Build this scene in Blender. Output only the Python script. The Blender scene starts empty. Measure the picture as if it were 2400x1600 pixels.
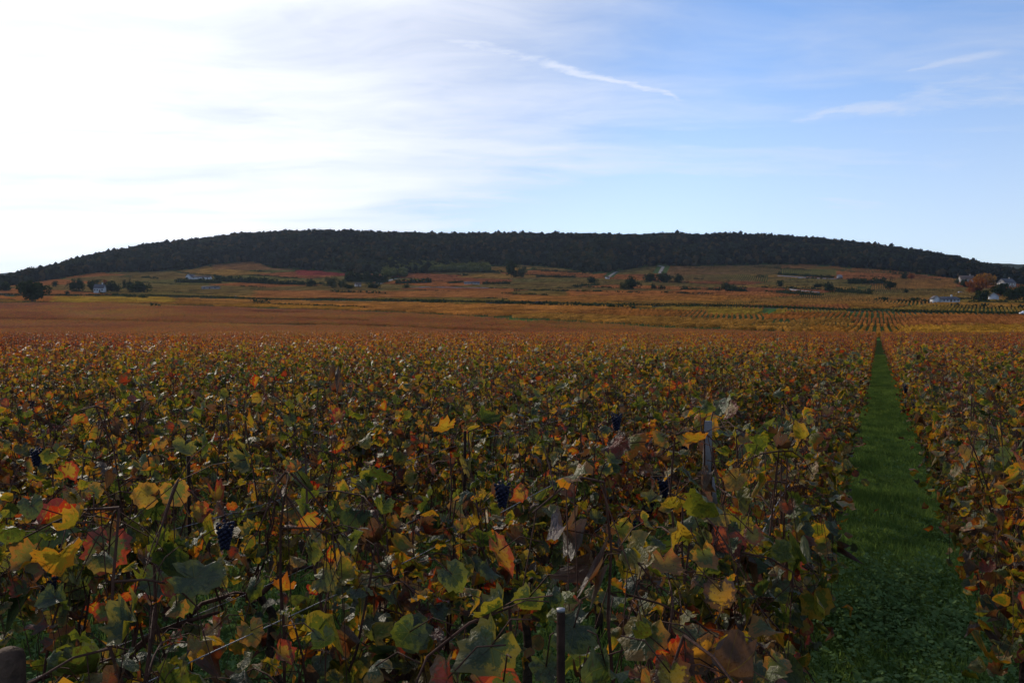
import bpy, math, random
import numpy as np
from math import radians, sin, cos, tan, pi
from mathutils import Vector, Matrix, Euler

S = bpy.context.scene
COL = S.collection
rng = np.random.default_rng(11)
random.seed(11)

# ------------------------------------------------------------------ camera
F = 2000.0                      # focal length in photo pixels (photo 2400 x 1600)
YAW = radians(23.2); PITCH = math.atan(27.0/2000.0)
CX, CY, CZ = -0.10, 0.0, 1.70
cam = bpy.data.cameras.new('camera'); camo = bpy.data.objects.new('camera', cam); COL.objects.link(camo)
cam.sensor_width = 36.0; cam.lens = 36.0*F/2400.0; cam.clip_start = 0.05; cam.clip_end = 20000
camo.location = (CX, CY, CZ); camo.rotation_euler = (pi/2-PITCH, 0, YAW)
S.camera = camo
FW = np.array([-sin(YAW), cos(YAW)]); RT = np.array([cos(YAW), sin(YAW)])

# ------------------------------------------------------------------ sky, sun, exposure
SUN_AZ = YAW + radians(35.0)    # to the left of the view, beyond the frame
SUN_EL = radians(25.0)
SUN_DIR = Vector((-sin(SUN_AZ)*cos(SUN_EL), cos(SUN_AZ)*cos(SUN_EL), sin(SUN_EL)))
sun = bpy.data.lights.new('sun', 'SUN'); suno = bpy.data.objects.new('sun', sun); COL.objects.link(suno)
sun.energy = 3.5; sun.angle = radians(1.2); sun.color = (1.0, 0.88, 0.72)
suno.rotation_euler = SUN_DIR.to_track_quat('Z', 'Y').to_euler(); suno.location = (-60, 60, 80)
S.view_settings.view_transform = 'Standard'; S.view_settings.look = 'None'
S.view_settings.exposure = -0.35; S.view_settings.gamma = 1.0
S.render.film_transparent = False
S.cycles.max_bounces = 6; S.cycles.diffuse_bounces = 3; S.cycles.transmission_bounces = 4
S.cycles.volume_bounces = 0; S.cycles.caustics_reflective = False; S.cycles.caustics_refractive = False
S.cycles.sample_clamp_indirect = 6

class NT:
    """small helper for node trees"""
    def __init__(s, t): s.t = t; s.n = t.nodes; s.l = t.links
    def add(s, ty, **kw):
        n = s.n.new(ty)
        for k, v in kw.items(): setattr(n, k, v)
        return n
    def put(s, sock, v):
        if v is None: return
        if isinstance(v, bpy.types.NodeSocket): s.l.new(v, sock)
        else:
            if hasattr(sock.default_value, '__len__') and isinstance(v, (int, float)): v = (v,)*len(sock.default_value)
            sock.default_value = v
    def m(s, op, a, b=None, c=None, clamp=False):
        n = s.add('ShaderNodeMath', operation=op, use_clamp=clamp)
        for i, v in enumerate((a, b, c)): s.put(n.inputs[i], v)
        return n.outputs[0]
    def v(s, op, a, b=None, out=0, scale=None):
        n = s.add('ShaderNodeVectorMath', operation=op)
        s.put(n.inputs[0], a); s.put(n.inputs[1], b)
        if scale is not None: s.put(n.inputs['Scale'], scale)
        return n.outputs[out]
    def mix(s, f, a, b, mode='MIX'):
        n = s.add('ShaderNodeMix', data_type='RGBA', blend_type=mode)
        s.put(n.inputs[0], f); s.put(n.inputs[6], a); s.put(n.inputs[7], b)
        return n.outputs[2]
    def ramp(s, f, stops, interp='LINEAR'):
        n = s.add('ShaderNodeValToRGB'); r = n.color_ramp; r.interpolation = interp
        while len(r.elements) < len(stops): r.elements.new(0.5)
        for e, (p, c) in zip(r.elements, stops):
            e.position = p; e.color = (c, c, c, 1) if isinstance(c, (int, float)) else (*c, 1)
        s.put(n.inputs[0], f); return n.outputs[0]
    def noise(s, vec, scale, detail=3, rough=0.55, out=0, dist=0.0):
        n = s.add('ShaderNodeTexNoise'); s.put(n.inputs['Vector'], vec)
        n.inputs['Scale'].default_value = scale; n.inputs['Detail'].default_value = detail
        n.inputs['Roughness'].default_value = rough; n.inputs['Distortion'].default_value = dist
        return n.outputs[out]
    def sstep(s, x, a, b):
        n = s.add('ShaderNodeMapRange', interpolation_type='SMOOTHSTEP')
        s.put(n.inputs[0], x); n.inputs[1].default_value = a; n.inputs[2].default_value = b
        return n.outputs[0]

def pix_dir(px, py):
    """world direction through a pixel of the photograph"""
    u = (px-1200)/F; v = (800-py)/F
    h = cos(PITCH)+v*sin(PITCH); w = v*cos(PITCH)-sin(PITCH)
    d = FW*h + RT*u
    return np.array([d[0], d[1], w])

W = bpy.data.worlds.new('World'); S.world = W; W.use_nodes = True
N = NT(W.node_tree); N.n.clear()
sky = N.add('ShaderNodeTexSky', sky_type='NISHITA', sun_disc=False)
sky.sun_elevation = SUN_EL; sky.sun_rotation = -SUN_AZ      # rotation runs clockwise from +Y
sky.altitude = 250; sky.air_density = 1.0; sky.dust_density = 0.25; sky.ozone_density = 2.0
tc = N.add('ShaderNodeTexCoord').outputs['Generated']
d = N.v('NORMALIZE', tc)
sp = N.add('ShaderNodeSeparateXYZ'); N.put(sp.inputs[0], d)
zc = N.m('MAXIMUM', sp.outputs[2], 0.0)
inv = N.m('DIVIDE', 1.0, N.m('ADD', zc, 0.06))
PX = N.m('MULTIPLY', sp.outputs[0], inv); PY = N.m('MULTIPLY', sp.outputs[1], inv)
# turn so that a = along the view (minus the photo's band direction), b = across
a = N.m('ADD', N.m('MULTIPLY', PX, float(FW[0])), N.m('MULTIPLY', PY, float(FW[1])))
b = N.m('ADD', N.m('MULTIPLY', PX, float(RT[0])), N.m('MULTIPLY', PY, float(RT[1])))
def plane_pt(px, py):
    q = pix_dir(px, py); q = q/np.linalg.norm(q); k = 1/(max(q[2], 0)+0.06)
    p = q[:2]*k; return float(p@FW), float(p@RT)
cb = N.add('ShaderNodeCombineXYZ'); N.put(cb.inputs[0], a); N.put(cb.inputs[1], b)
AB = cb.outputs[0]
# streaky cirrus: stretched, warped noise
mp = N.add('ShaderNodeMapping'); N.put(mp.inputs[0], AB)
mp.inputs['Rotation'].default_value = (0, 0, radians(14)); mp.inputs['Scale'].default_value = (1.25, 0.42, 1)
wv = N.noise(AB, 0.7, 3, 0.5, out=1)
warp = N.v('ADD', mp.outputs[0], N.v('SCALE', N.v('SUBTRACT', wv, (0.5, 0.5, 0.5)), scale=0.9))
n1 = N.noise(warp, 0.75, 7, 0.58)
n2 = N.noise(N.v('ADD', warp, (7.3, 2.1, 0)), 2.6, 7, 0.62)
cosg = N.v('DOT_PRODUCT', d, tuple(SUN_DIR), out=1)
cg = N.m('MAXIMUM', cosg, 0.0)
near = N.sstep(cosg, 0.66, 0.985)                # thicker veil of cloud toward the sun
cov = N.m('ADD', N.m('MULTIPLY', n1, 0.75), N.m('MULTIPLY', n2, 0.25))
cov = N.m('ADD', cov, N.m('MULTIPLY', near, 0.26))
wisp = N.sstep(cov, 0.33, 0.88)
# the thin contrail-like streak: a long line of cloud, frayed
def streak(p0, p1, wid, fade):
    a0, b0 = plane_pt(*p0); a1, b1 = plane_pt(*p1)
    L = math.hypot(a1-a0, b1-b0); ta, tb = (a1-a0)/L, (b1-b0)/L
    s_ = N.m('ADD', N.m('MULTIPLY', N.m('SUBTRACT', a, a0), ta), N.m('MULTIPLY', N.m('SUBTRACT', b, b0), tb))
    t_ = N.m('ADD', N.m('MULTIPLY', N.m('SUBTRACT', a, a0), -tb), N.m('MULTIPLY', N.m('SUBTRACT', b, b0), ta))
    t_ = N.m('ADD', t_, N.m('MULTIPLY', N.m('SUBTRACT', N.noise(AB, 2.6, 8, 0.72), 0.5), wid*3.0))
    q = N.m('DIVIDE', s_, L)
    wloc = N.m('ADD', 0.25*wid, N.m('MULTIPLY', N.m('SUBTRACT', 1.0, q, clamp=True), wid*1.6))
    r = N.m('DIVIDE', N.m('ABSOLUTE', t_), wloc)
    k = N.m('MULTIPLY', N.m('SUBTRACT', 1.0, N.sstep(r, 0.0, 1.25)), N.sstep(q, -1.3, 0.1))
    k = N.m('MULTIPLY', k, N.m('SUBTRACT', 1.0, N.sstep(q, 0.86, 1.0)))
    return N.m('MULTIPLY', k, N.m('MULTIPLY', N.sstep(n2, 0.25, 0.62), fade))
st = N.m('MAXIMUM', streak((700, 0), (1650, 250), 0.07, 0.9), streak((2330, 120), (2100, 168), 0.06, 0.5))
st = N.m('MAXIMUM', st, streak((830, -20), (1300, 120), 0.16, 0.45))
st = N.m('MAXIMUM', st, streak((2600, 170), (1780, 300), 0.26, 0.55))
veil = N.m('MULTIPLY', near, N.m('MULTIPLY', N.sstep(cov, 0.45, 0.75), 0.5))
mask = N.m('MAXIMUM', wisp, veil)
mask = N.m('MAXIMUM', mask, st)
mask = N.m('MULTIPLY', mask, N.sstep(sp.outputs[2], -0.02, 0.10))
haze_h = N.m('MULTIPLY', N.m('SUBTRACT', 1.0, N.sstep(sp.outputs[2], 0.0, 0.16)), N.sstep(cosg, 0.55, 0.95))
mask = N.m('MAXIMUM', mask, N.m('MULTIPLY', haze_h, 0.7))
low = N.m('MULTIPLY', N.m('SUBTRACT', 1.0, N.sstep(sp.outputs[2], 0.02, 0.36)), 0.55)
mask = N.m('MAXIMUM', mask, low)
fwd = N.m('POWER', cg, 5.0)
cb_ = N.m('ADD', 7.0, N.m('MULTIPLY', fwd, 5.4))
ccol = N.v('MULTIPLY', (0.97, 0.98, 1.05), None); ccol.node.inputs[1].default_value = (1, 1, 1)
ccol = N.v('SCALE', (0.96, 0.98, 1.06), scale=cb_)
skyc = N.mix(1.0, sky.outputs[0], (1.0, 1.14, 1.38, 1), 'MULTIPLY')
skyc = N.v('SCALE', skyc, scale=N.m('SUBTRACT', 1.08, N.m('MULTIPLY', near, 0.66)))
wc = N.mix(N.m('MULTIPLY', mask, 0.9), skyc, ccol)
bg = N.add('ShaderNodeBackground'); N.put(bg.inputs[0], wc); bg.inputs[1].default_value = 0.15
wo = N.add('ShaderNodeOutputWorld'); N.l.new(bg.outputs[0], wo.inputs[0])
W.cycles.sampling_method = 'MANUAL'; W.cycles.sample_map_resolution = 512

# ------------------------------------------------------------------ terrain height
SLOPE0 = None
def slope_of(y):
    v = (800-np.asarray(y, float))/F
    return (v*cos(PITCH)-sin(PITCH))/(cos(PITCH)+v*sin(PITCH))
YT = np.array([797.6, 790, 775, 760, 735, 712, 690, 670, 655, 640, 625, 612, 600])
DT = np.array([138., 172, 225, 268, 350, 470, 600, 740, 840, 930, 1010, 1070, 1120])
ZT = CZ + slope_of(YT)*DT; ZT[0] = 0.0
DB = np.concatenate([[0, 110], DT]); ZB = np.concatenate([[0, 0], ZT])
_dd = np.linspace(0, 1120, 1121); _zz = np.interp(_dd, DB, ZB)
_k = np.hanning(41); _k /= _k.sum()
_zp = np.concatenate([np.zeros(20), _zz, _zz[-1]+np.arange(1, 21)*(_zz[-1]-_zz[-21])/20])
_zs = np.convolve(_zp, _k, 'valid')
YSM = 800 - F*np.tan(np.arctan2(_zs-CZ, np.maximum(_dd, .1)) + PITCH)   # image row of the plain at depth
FOOTX = np.array([-700, 0, 30, 138, 230, 357, 459, 485, 600, 628, 722, 817, 906, 1000, 1138, 1220, 1310, 1373, 1412, 1440, 1544, 1634, 1800, 1880, 2010, 2110, 2240, 2330, 2400, 3100])
FOOTY = np.array([676, 676, 672, 655, 640, 639, 632, 622, 613, 630, 634, 643, 643, 640, 627, 622, 630, 640, 642, 637, 622, 625, 621, 620, 629, 637, 655, 664, 668, 670])
SKYX = np.array([-700, -60, 0, 30, 60, 97, 143, 178, 237, 332, 398, 485, 525, 587, 750, 870, 1030, 1200, 1350, 1450, 1500, 1545, 1600, 1620, 1665, 1735, 1760, 1800, 1900, 1990, 2080, 2180, 2250, 2300, 2400, 3100])
SKYY = np.array([682, 680, 668, 655, 640, 630, 621, 608, 595, 576, 567, 558, 552, 545, 539.5, 541, 547, 546, 546, 549, 550, 547, 545, 549, 547, 546, 550, 551, 556, 565, 576, 592, 604, 620, 640, 668])
def smooth_px(X, Y, w):
    g = np.arange(-700, 3101, 5.0); v = np.interp(g, X, Y)
    k = np.hanning(w); k /= k.sum(); vp = np.pad(v, w//2, 'edge')
    return g, np.convolve(vp, k, 'valid')
GX, FY = smooth_px(FOOTX, FOOTY, 13); _, SY = smooth_px(SKYX, SKYY, 9)
def foot_y(px): return np.interp(px, GX, FY)
def to_cam(x, y):
    rx = np.asarray(x, float)-CX; ry = np.asarray(y, float)-CY
    D = rx*FW[0]+ry*FW[1]; R = rx*RT[0]+ry*RT[1]
    px = 1200 + F*R/np.maximum(D, 1.0)
    return D, R, np.clip(px, -700, 3100)
def D_of_y(y): return np.interp(-np.asarray(y, float), -YSM[60:], _dd[60:])
def terrain(x, y):
    D, R, px = to_cam(x, y)
    fy = np.interp(px, GX, FY); sy = np.interp(px, GX, SY)
    Df = D_of_y(fy); zf = CZ + slope_of(fy)*Df
    Dtop = Df+410; ztop = np.maximum(CZ + slope_of(sy)*Dtop - 11.0, zf*0.75)
    zb = np.interp(D, _dd, _zs)
    t = np.clip((D-Df)/(Dtop-Df), 0, 1)
    zh = zf + (ztop-zf)*(1.25*t - 0.25*t*t*t)*1.0
    zh = np.where(t >= 1, ztop, zh)
    back = np.clip((D-Dtop-250)/1500, 0, 1)
    zh = zh - back*ztop*0.9
    z = np.where(D <= Df, zb, zh)
    off = np.clip((np.abs(x)-60)/200, 0, 1)*np.clip(D/200, 0, 1)
    n = np.sin(x*0.021+1.3)*np.sin(y*0.017+0.4)*0.35*np.clip((D-200)/200, 0, 1)
    return z + n
def world_of(px, D):
    R = (np.asarray(px, float)-1200)/F*D
    return CX+FW[0]*D+RT[0]*R, CY+FW[1]*D+RT[1]*R
def at(px, y):
    """ground point seen at a pixel of the plain or vineyard slope"""
    D = float(D_of_y(y)); x, yy = world_of(px, D)
    return Vector((float(x), float(yy), float(terrain(x, yy)))), D
def img_y(x, y):
    D, R, px = to_cam(x, y); z = terrain(x, y)
    return px, 800 - F*np.tan(np.arctan2(z-CZ, np.maximum(D, .1)) + PITCH), D

# ------------------------------------------------------------------ mesh helpers
def mesh(name, V, T, mat=None, attrs=None, smooth=False):
    V = np.ascontiguousarray(V, dtype=np.float32); T = np.ascontiguousarray(T, dtype=np.int32)
    k = T.shape[1]
    me = bpy.data.meshes.new(name)
    me.vertices.add(len(V)); me.vertices.foreach_set('co', V.ravel())
    me.loops.add(T.size); me.loops.foreach_set('vertex_index', T.ravel())
    me.polygons.add(len(T)); me.polygons.foreach_set('loop_start', np.arange(0, T.size, k, dtype=np.int32))
    me.update(calc_edges=True)
    for an, (ty, arr) in (attrs or {}).items():
        at_ = me.attributes.new(an, ty, 'POINT')
        at_.data.foreach_set('value' if ty == 'FLOAT' else ('vector' if ty == 'FLOAT_VECTOR' else 'color'), np.ascontiguousarray(arr, dtype=np.float32).ravel())
    if smooth: me.polygons.foreach_set('use_smooth', np.ones(len(T), dtype=bool))
    if mat: me.materials.append(mat)
    return me
def obj(name, me, parent=None, loc=None, rot=None, col=None, **props):
    o = bpy.data.objects.new(name, me); (col or COL).objects.link(o)
    if parent: o.parent = parent
    if loc is not None: o.location = loc
    if rot is not None: o.rotation_euler = rot
    for k_, v_ in props.items(): o[k_] = v_
    return o
def thing(name, label, cat, loc, rz=0, group=None, me=None, **p):
    o = obj(name, me, None, loc, (0, 0, rz), label=label, category=cat, **p)
    if group: o['group'] = group
    return o
class MB:
    def __init__(s): s.V = []; s.T = []; s.n = 0; s.A = {}
    def add(s, V, T, **A):
        V = np.asarray(V, float).reshape(-1, 3); T = np.asarray(T, int)
        if T.shape[1] == 4: T = np.concatenate([T[:, [0, 1, 2]], T[:, [0, 2, 3]]])
        s.V.append(V); s.T.append(T+s.n); s.n += len(V)
        for k_, a_ in A.items(): s.A.setdefault(k_, []).append(np.asarray(a_, float))
        return s
    def box(s, c, h, rz=0.0):
        q = np.array([[i, j, k] for i in (-1, 1) for j in (-1, 1) for k in (-1, 1)], float)*np.array(h)
        R = np.array([[cos(rz), -sin(rz), 0], [sin(rz), cos(rz), 0], [0, 0, 1]])
        s.add(q@R.T+np.array(c), [[0, 1, 3, 2], [4, 6, 7, 5], [0, 4, 5, 1], [2, 3, 7, 6], [0, 2, 6, 4], [1, 5, 7, 3]]); return s
    def prism(s, prof, y0, y1, axis='y'):
        """profile of (x,z) points swept along y"""
        P = np.array(prof, float); n = len(P)
        A_ = np.c_[P[:, 0], np.full(n, y0), P[:, 1]]; B_ = np.c_[P[:, 0], np.full(n, y1), P[:, 1]]
        f = [[i, (i+1) % n, n+(i+1) % n, n+i] for i in range(n)]
        c0 = 2*n; V = np.vstack([A_, B_, A_.mean(0), B_.mean(0)])
        t = [[i, j, k] for q in f for i, j, k in ((q[0], q[1], q[2]), (q[0], q[2], q[3]))]
        t += [[(i+1) % n, i, c0] for i in range(n)] + [[n+i, n+(i+1) % n, c0+1] for i in range(n)]
        s.add(V, t); return s
    def tube(s, P, r, sides=5, cap=True):
        P = np.asarray(P, float); n = len(P); r = np.broadcast_to(np.asarray(r, float), (n,))
        tg = np.gradient(P, axis=0); tg /= np.linalg.norm(tg, axis=1)[:, None]+1e-9
        ref = np.array([0, 0, 1.]) if abs(tg[0, 2]) < .9 else np.array([1., 0, 0])
        u = np.cross(tg, ref); u /= np.linalg.norm(u, axis=1)[:, None]+1e-9; w = np.cross(tg, u)
        an = np.arange(sides)*2*pi/sides
        V = P[:, None]+r[:, None, None]*(np.cos(an)[None, :, None]*u[:, None]+np.sin(an)[None, :, None]*w[:, None])
        T = []
        for i in range(n-1):
            for j in range(sides):
                a_, b_ = i*sides+j, i*sides+(j+1) % sides
                T += [[a_, b_, b_+sides], [a_, b_+sides, a_+sides]]
        V = V.reshape(-1, 3)
        if cap:
            V = np.vstack([V, P[-1], P[0]]); m_ = n*sides
            T += [[(n-1)*sides+j, (n-1)*sides+(j+1) % sides, m_] for j in range(sides)]
            T += [[(j+1) % sides, j, m_+1] for j in range(sides)]
        s.add(V, T); return s
    def mesh(s, name, mat=None, smooth=False):
        at_ = {}
        for k_, a_ in s.A.items():
            arr = np.concatenate(a_); at_[k_] = ('FLOAT_VECTOR', arr)
        return mesh(name, np.concatenate(s.V), np.concatenate(s.T), mat, at_, smooth)
def ico(sub=2):
    import bmesh
    b_ = bmesh.new(); bmesh.ops.create_icosphere(b_, subdivisions=sub, radius=1)
    V = np.array([v.co[:] for v in b_.verts]); T = np.array([[v.index for v in f.verts] for f in b_.faces]); b_.free(); return V, T
ICO1, ICO2, ICO3 = ico(1), ico(2), ico(3)

# ------------------------------------------------------------------ materials
def mat(name, build):
    m_ = bpy.data.materials.new(name); m_.use_nodes = True; n_ = NT(m_.node_tree); n_.n.clear()
    out = n_.add('ShaderNodeOutputMaterial'); sh = build(n_); n_.l.new(sh, out.inputs[0]); return m_
def principled(n_, col, rough=0.8, spec=0.3, metal=0.0, bump=None, bstr=0.3, bdist=0.02):
    p = n_.add('ShaderNodeBsdfPrincipled'); n_.put(p.inputs['Base Color'], col); n_.put(p.inputs['Roughness'], rough)
    p.inputs['Specular IOR Level'].default_value = spec; p.inputs['Metallic'].default_value = metal
    if bump is not None:
        b_ = n_.add('ShaderNodeBump'); n_.put(b_.inputs['Height'], bump); b_.inputs['Strength'].default_value = bstr
        b_.inputs['Distance'].default_value = bdist; n_.l.new(b_.outputs[0], p.inputs['Normal'])
    return p.outputs[0]
def plain(name, c1, c2, scale=6.0, rough=0.8, spec=0.3, metal=0.0, bstr=0.3):
    def b_(n_):
        o = n_.add('ShaderNodeTexCoord').outputs['Object']; f = n_.noise(o, scale, 5, 0.6)
        return principled(n_, n_.ramp(f, [(0.3, c1), (0.7, c2)]), rough, spec, metal, f, bstr)
    return mat(name, b_)

LEAFRAMP = [(0.0, (0.020, 0.042, 0.016)), (0.22, (0.055, 0.085, 0.020)), (0.40, (0.15, 0.17, 0.022)), (0.52, (0.35, 0.235, 0.028)),
            (0.64, (0.42, 0.19, 0.022)), (0.74, (0.38, 0.085, 0.02)), (0.84, (0.30, 0.022, 0.015)), (0.92, (0.13, 0.045, 0.022)), (1.0, (0.10, 0.055, 0.035))]
def leaf_shader(far=False):
    def b_(n_):
        A1 = n_.add('ShaderNodeAttribute', attribute_name='lr'); A2 = n_.add('ShaderNodeAttribute', attribute_name='luv')
        s1 = n_.add('ShaderNodeSeparateXYZ'); n_.put(s1.inputs[0], A1.outputs['Vector'])
        s2 = n_.add('ShaderNodeSeparateXYZ'); n_.put(s2.inputs[0], A2.outputs['Vector'])
        g = n_.add('ShaderNodeNewGeometry'); pos = g.outputs['Position']
        cls, rnd = s1.outputs[0], s1.outputs[1]; u, v, e = s2.outputs
        sy_ = n_.add('ShaderNodeSeparateXYZ'); n_.put(sy_.inputs[0], pos)
        big = n_.noise(pos, 0.16, 2, 0.5); mid = n_.noise(pos, 0.9, 2, 0.5)
        dist = n_.m('SQRT', n_.m('ADD', n_.m('MULTIPLY', sy_.outputs[1], sy_.outputs[1]), n_.m('MULTIPLY', sy_.outputs[0], n_.m('MULTIPLY', sy_.outputs[0], 1.0))))
        ripe = n_.sstep(dist, 7.0, 30.0)
        patch = n_.noise(pos, 0.022, 3, 0.6)
        # leaves ripen to orange further out in the field
        c = n_.m('MULTIPLY', cls, n_.m('SUBTRACT', 1.0, n_.m('MULTIPLY', ripe, 0.42)))
        c = n_.m('ADD', c, n_.m('MULTIPLY', ripe, 0.43))
        redn = n_.sstep(n_.noise(pos, 1.15, 2, 0.5), 0.57, 0.68)
        c = n_.m('ADD', c, n_.m('MULTIPLY', n_.m('MULTIPLY', redn, n_.m('SUBTRACT', 1.0, ripe)), 0.34))
        oi = n_.add('ShaderNodeObjectInfo').outputs['Random']
        far_ = n_.sstep(dist, 14.0, 40.0)
        c = n_.m('ADD', c, n_.m('MULTIPLY', n_.m('MULTIPLY', n_.m('SUBTRACT', oi, 0.5), far_), 0.22))
        c = n_.m('ADD', c, n_.m('MULTIPLY', n_.m('SUBTRACT', big, 0.5), 0.36))
        c = n_.m('ADD', c, n_.m('MULTIPLY', n_.m('SUBTRACT', patch, 0.5), n_.m('MULTIPLY', ripe, 0.9)))
        c = n_.m('ADD', c, n_.m('MULTIPLY', n_.m('SUBTRACT', mid, 0.53), 0.26), clamp=True)
        cen = n_.ramp(c, LEAFRAMP)
        ed = n_.m('ADD', c, n_.m('ADD', 0.03, n_.m('MULTIPLY', rnd, 0.26)), clamp=True)
        edc = n_.ramp(ed, LEAFRAMP)
        lv = n_.add('ShaderNodeCombineXYZ'); n_.put(lv.inputs[0], u); n_.put(lv.inputs[1], v); n_.put(lv.inputs[2], n_.m('MULTIPLY', rnd, 37.0))
        pn = n_.noise(lv.outputs[0], 4.5, 6, 0.75)
        ef = n_.sstep(n_.m('ADD', e, n_.m('MULTIPLY', n_.m('SUBTRACT', pn, 0.5), 2.4)), 0.58, 0.74)
        col = n_.mix(ef, cen, edc)
        # veins
        ang = n_.m('ARCTAN2', u, v); rad = n_.m('SQRT', n_.m('ADD', n_.m('MULTIPLY', u, u), n_.m('MULTIPLY', v, v)))
        vn = n_.m('MULTIPLY', n_.m('ABSOLUTE', n_.m('SINE', n_.m('MULTIPLY', ang, 3.43))), rad)
        vf = n_.m('MULTIPLY', n_.m('SUBTRACT', 1.0, n_.sstep(vn, 0.0, 0.06)), 0.34)
        col = n_.mix(vf, col, (0.22, 0.20, 0.04, 1))
        # brown blotches
        sp_ = n_.noise(lv.outputs[0], 6.0, 6, 0.75)
        thr = n_.m('SUBTRACT', sp_, n_.m('MULTIPLY', rnd, 0.10))
        bl = n_.sstep(thr, 0.53, 0.58)
        col = n_.mix(n_.m('MULTIPLY', bl, 0.8), col, (0.055, 0.025, 0.012, 1))
        val = n_.m('ADD', n_.m('ADD', 0.44, n_.m('MULTIPLY', ripe, 0.26)), n_.m('MULTIPLY', n_.noise(lv.outputs[0], 1.3, 1, 0.5), 0.6))
        col = n_.v('SCALE', col, scale=val)
        back = n_.mix(0.32, col, (0.14, 0.145, 0.115, 1))
        col = n_.v('SCALE', col, scale=n_.m('ADD', 1.0, n_.m('MULTIPLY', n_.m('MULTIPLY', n_.m('SUBTRACT', oi, 0.5), far_), 0.75)))
        colf = n_.mix(g.outputs['Backfacing'], col, back)
        bh = n_.noise(lv.outputs[0], 6.0, 2, 0.5)
        bmp = n_.add('ShaderNodeBump'); n_.put(bmp.inputs['Height'], n_.m('ADD', bh, n_.m('MULTIPLY', vf, 0.8))); bmp.inputs['Strength'].default_value = 0.6; bmp.inputs['Distance'].default_value = 0.01
        p = n_.add('ShaderNodeBsdfPrincipled'); n_.put(p.inputs['Base Color'], colf); p.inputs['Roughness'].default_value = 0.48
        p.inputs['Specular IOR Level'].default_value = 0.26; n_.l.new(bmp.outputs[0], p.inputs['Normal'])
        t = n_.add('ShaderNodeBsdfTranslucent'); n_.put(t.inputs[0], n_.v('MULTIPLY', col, (1.5, 1.3, 0.7)))
        mx = n_.add('ShaderNodeMixShader'); mx.inputs[0].default_value = 0.48
        n_.l.new(p.outputs[0], mx.inputs[1]); n_.l.new(t.outputs[0], mx.inputs[2]); return mx.outputs[0]
    return b_
M_LEAF = mat('vine_leaf', leaf_shader())

def card_leaf(name, cols, trans=0.35, pos_noise=0.02, amp=0.5, inst=False, wood=False):
    """foliage of trees, hedges, far rows: colour from a per-card value, a patchy field and (far rows) a per-row tint"""
    def b_(n_):
        A1 = n_.add('ShaderNodeAttribute', attribute_name='lr')
        s1 = n_.add('ShaderNodeSeparateXYZ'); n_.put(s1.inputs[0], A1.outputs['Vector'])
        pos = n_.add('ShaderNodeNewGeometry').outputs['Position']
        f = n_.m('ADD', n_.m('MULTIPLY', s1.outputs[0], 1-amp), n_.m('MULTIPLY', n_.sstep(n_.noise(pos, pos_noise, 4, 0.6), 0.3, 0.7), amp), clamp=True)
        k_ = len(cols)-1
        col = n_.ramp(f, [(i/k_, c) for i, c in enumerate(cols)])
        if inst:
            ti = n_.add('ShaderNodeAttribute', attribute_type='INSTANCER', attribute_name='tint')
            col = n_.mix(1.0, col, ti.outputs['Color'], 'MULTIPLY')
        if wood:
            oi = n_.add('ShaderNodeObjectInfo').outputs['Random']
            col = n_.v('SCALE', col, scale=n_.m('ADD', 0.65, n_.m('MULTIPLY', oi, 0.8)))
            col = n_.mix(n_.m('MULTIPLY', n_.sstep(n_.m('FRACT', n_.m('MULTIPLY', oi, 17.3)), 0.80, 0.92), 0.65), col, (0.085, 0.055, 0.022, 1))
        dfs = n_.add('ShaderNodeBsdfDiffuse'); n_.put(dfs.inputs[0], col)
        t = n_.add('ShaderNodeBsdfTranslucent'); n_.put(t.inputs[0], n_.v('MULTIPLY', col, (1.2, 1.1, 0.8)))
        mx = n_.add('ShaderNodeMixShader'); mx.inputs[0].default_value = trans
        n_.l.new(dfs.outputs[0], mx.inputs[1]); n_.l.new(t.outputs[0], mx.inputs[2]); return mx.outputs[0]
    return mat(name, b_)
M_ROW = card_leaf('far_vine_foliage', [(0.30, 0.29, 0.27), (0.8, 0.82, 0.8), (1.4, 1.4, 1.2)], 0.40, 0.06, 0.5, inst=True)
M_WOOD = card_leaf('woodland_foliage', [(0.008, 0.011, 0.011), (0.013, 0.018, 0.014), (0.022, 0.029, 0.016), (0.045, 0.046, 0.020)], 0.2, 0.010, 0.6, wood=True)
M_COPSE = card_leaf('copse_foliage', [(0.05, 0.055, 0.022), (0.10, 0.11, 0.035), (0.16, 0.16, 0.055)], 0.3, 0.05, 0.3)
M_DARKG = card_leaf('dark_green_foliage', [(0.010, 0.017, 0.008), (0.020, 0.034, 0.012), (0.040, 0.058, 0.018)], 0.25, 0.15, 0.3)
M_OLIVE = card_leaf('olive_foliage', [(0.030, 0.034, 0.014), (0.060, 0.064, 0.022), (0.10, 0.095, 0.035)], 0.3, 0.1, 0.3)
M_ORANGE = card_leaf('orange_foliage', [(0.10, 0.025, 0.010), (0.22, 0.070, 0.014), (0.32, 0.12, 0.02)], 0.35, 0.2, 0.3)
M_AMBER = card_leaf('amber_foliage', [(0.14, 0.055, 0.012), (0.26, 0.12, 0.02), (0.34, 0.17, 0.03)], 0.35, 0.2, 0.3)
M_HEDGE = card_leaf('hedge_foliage', [(0.010, 0.018, 0.008), (0.022, 0.036, 0.013), (0.05, 0.055, 0.02)], 0.25, 0.08, 0.4)
M_GRASS = card_leaf('grass_blades', [(0.07, 0.11, 0.035), (0.13, 0.22, 0.055), (0.23, 0.33, 0.09)], 0.5, 1.6, 0.6)
M_CLOVER = card_leaf('low_weeds', [(0.07, 0.12, 0.045), (0.12, 0.20, 0.07), (0.19, 0.28, 0.11)], 0.3, 1.5, 0.4)
M_CANE = plain('vine_cane', (0.040, 0.018, 0.012), (0.10, 0.045, 0.028), 25, 0.8, 0.15)
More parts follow.
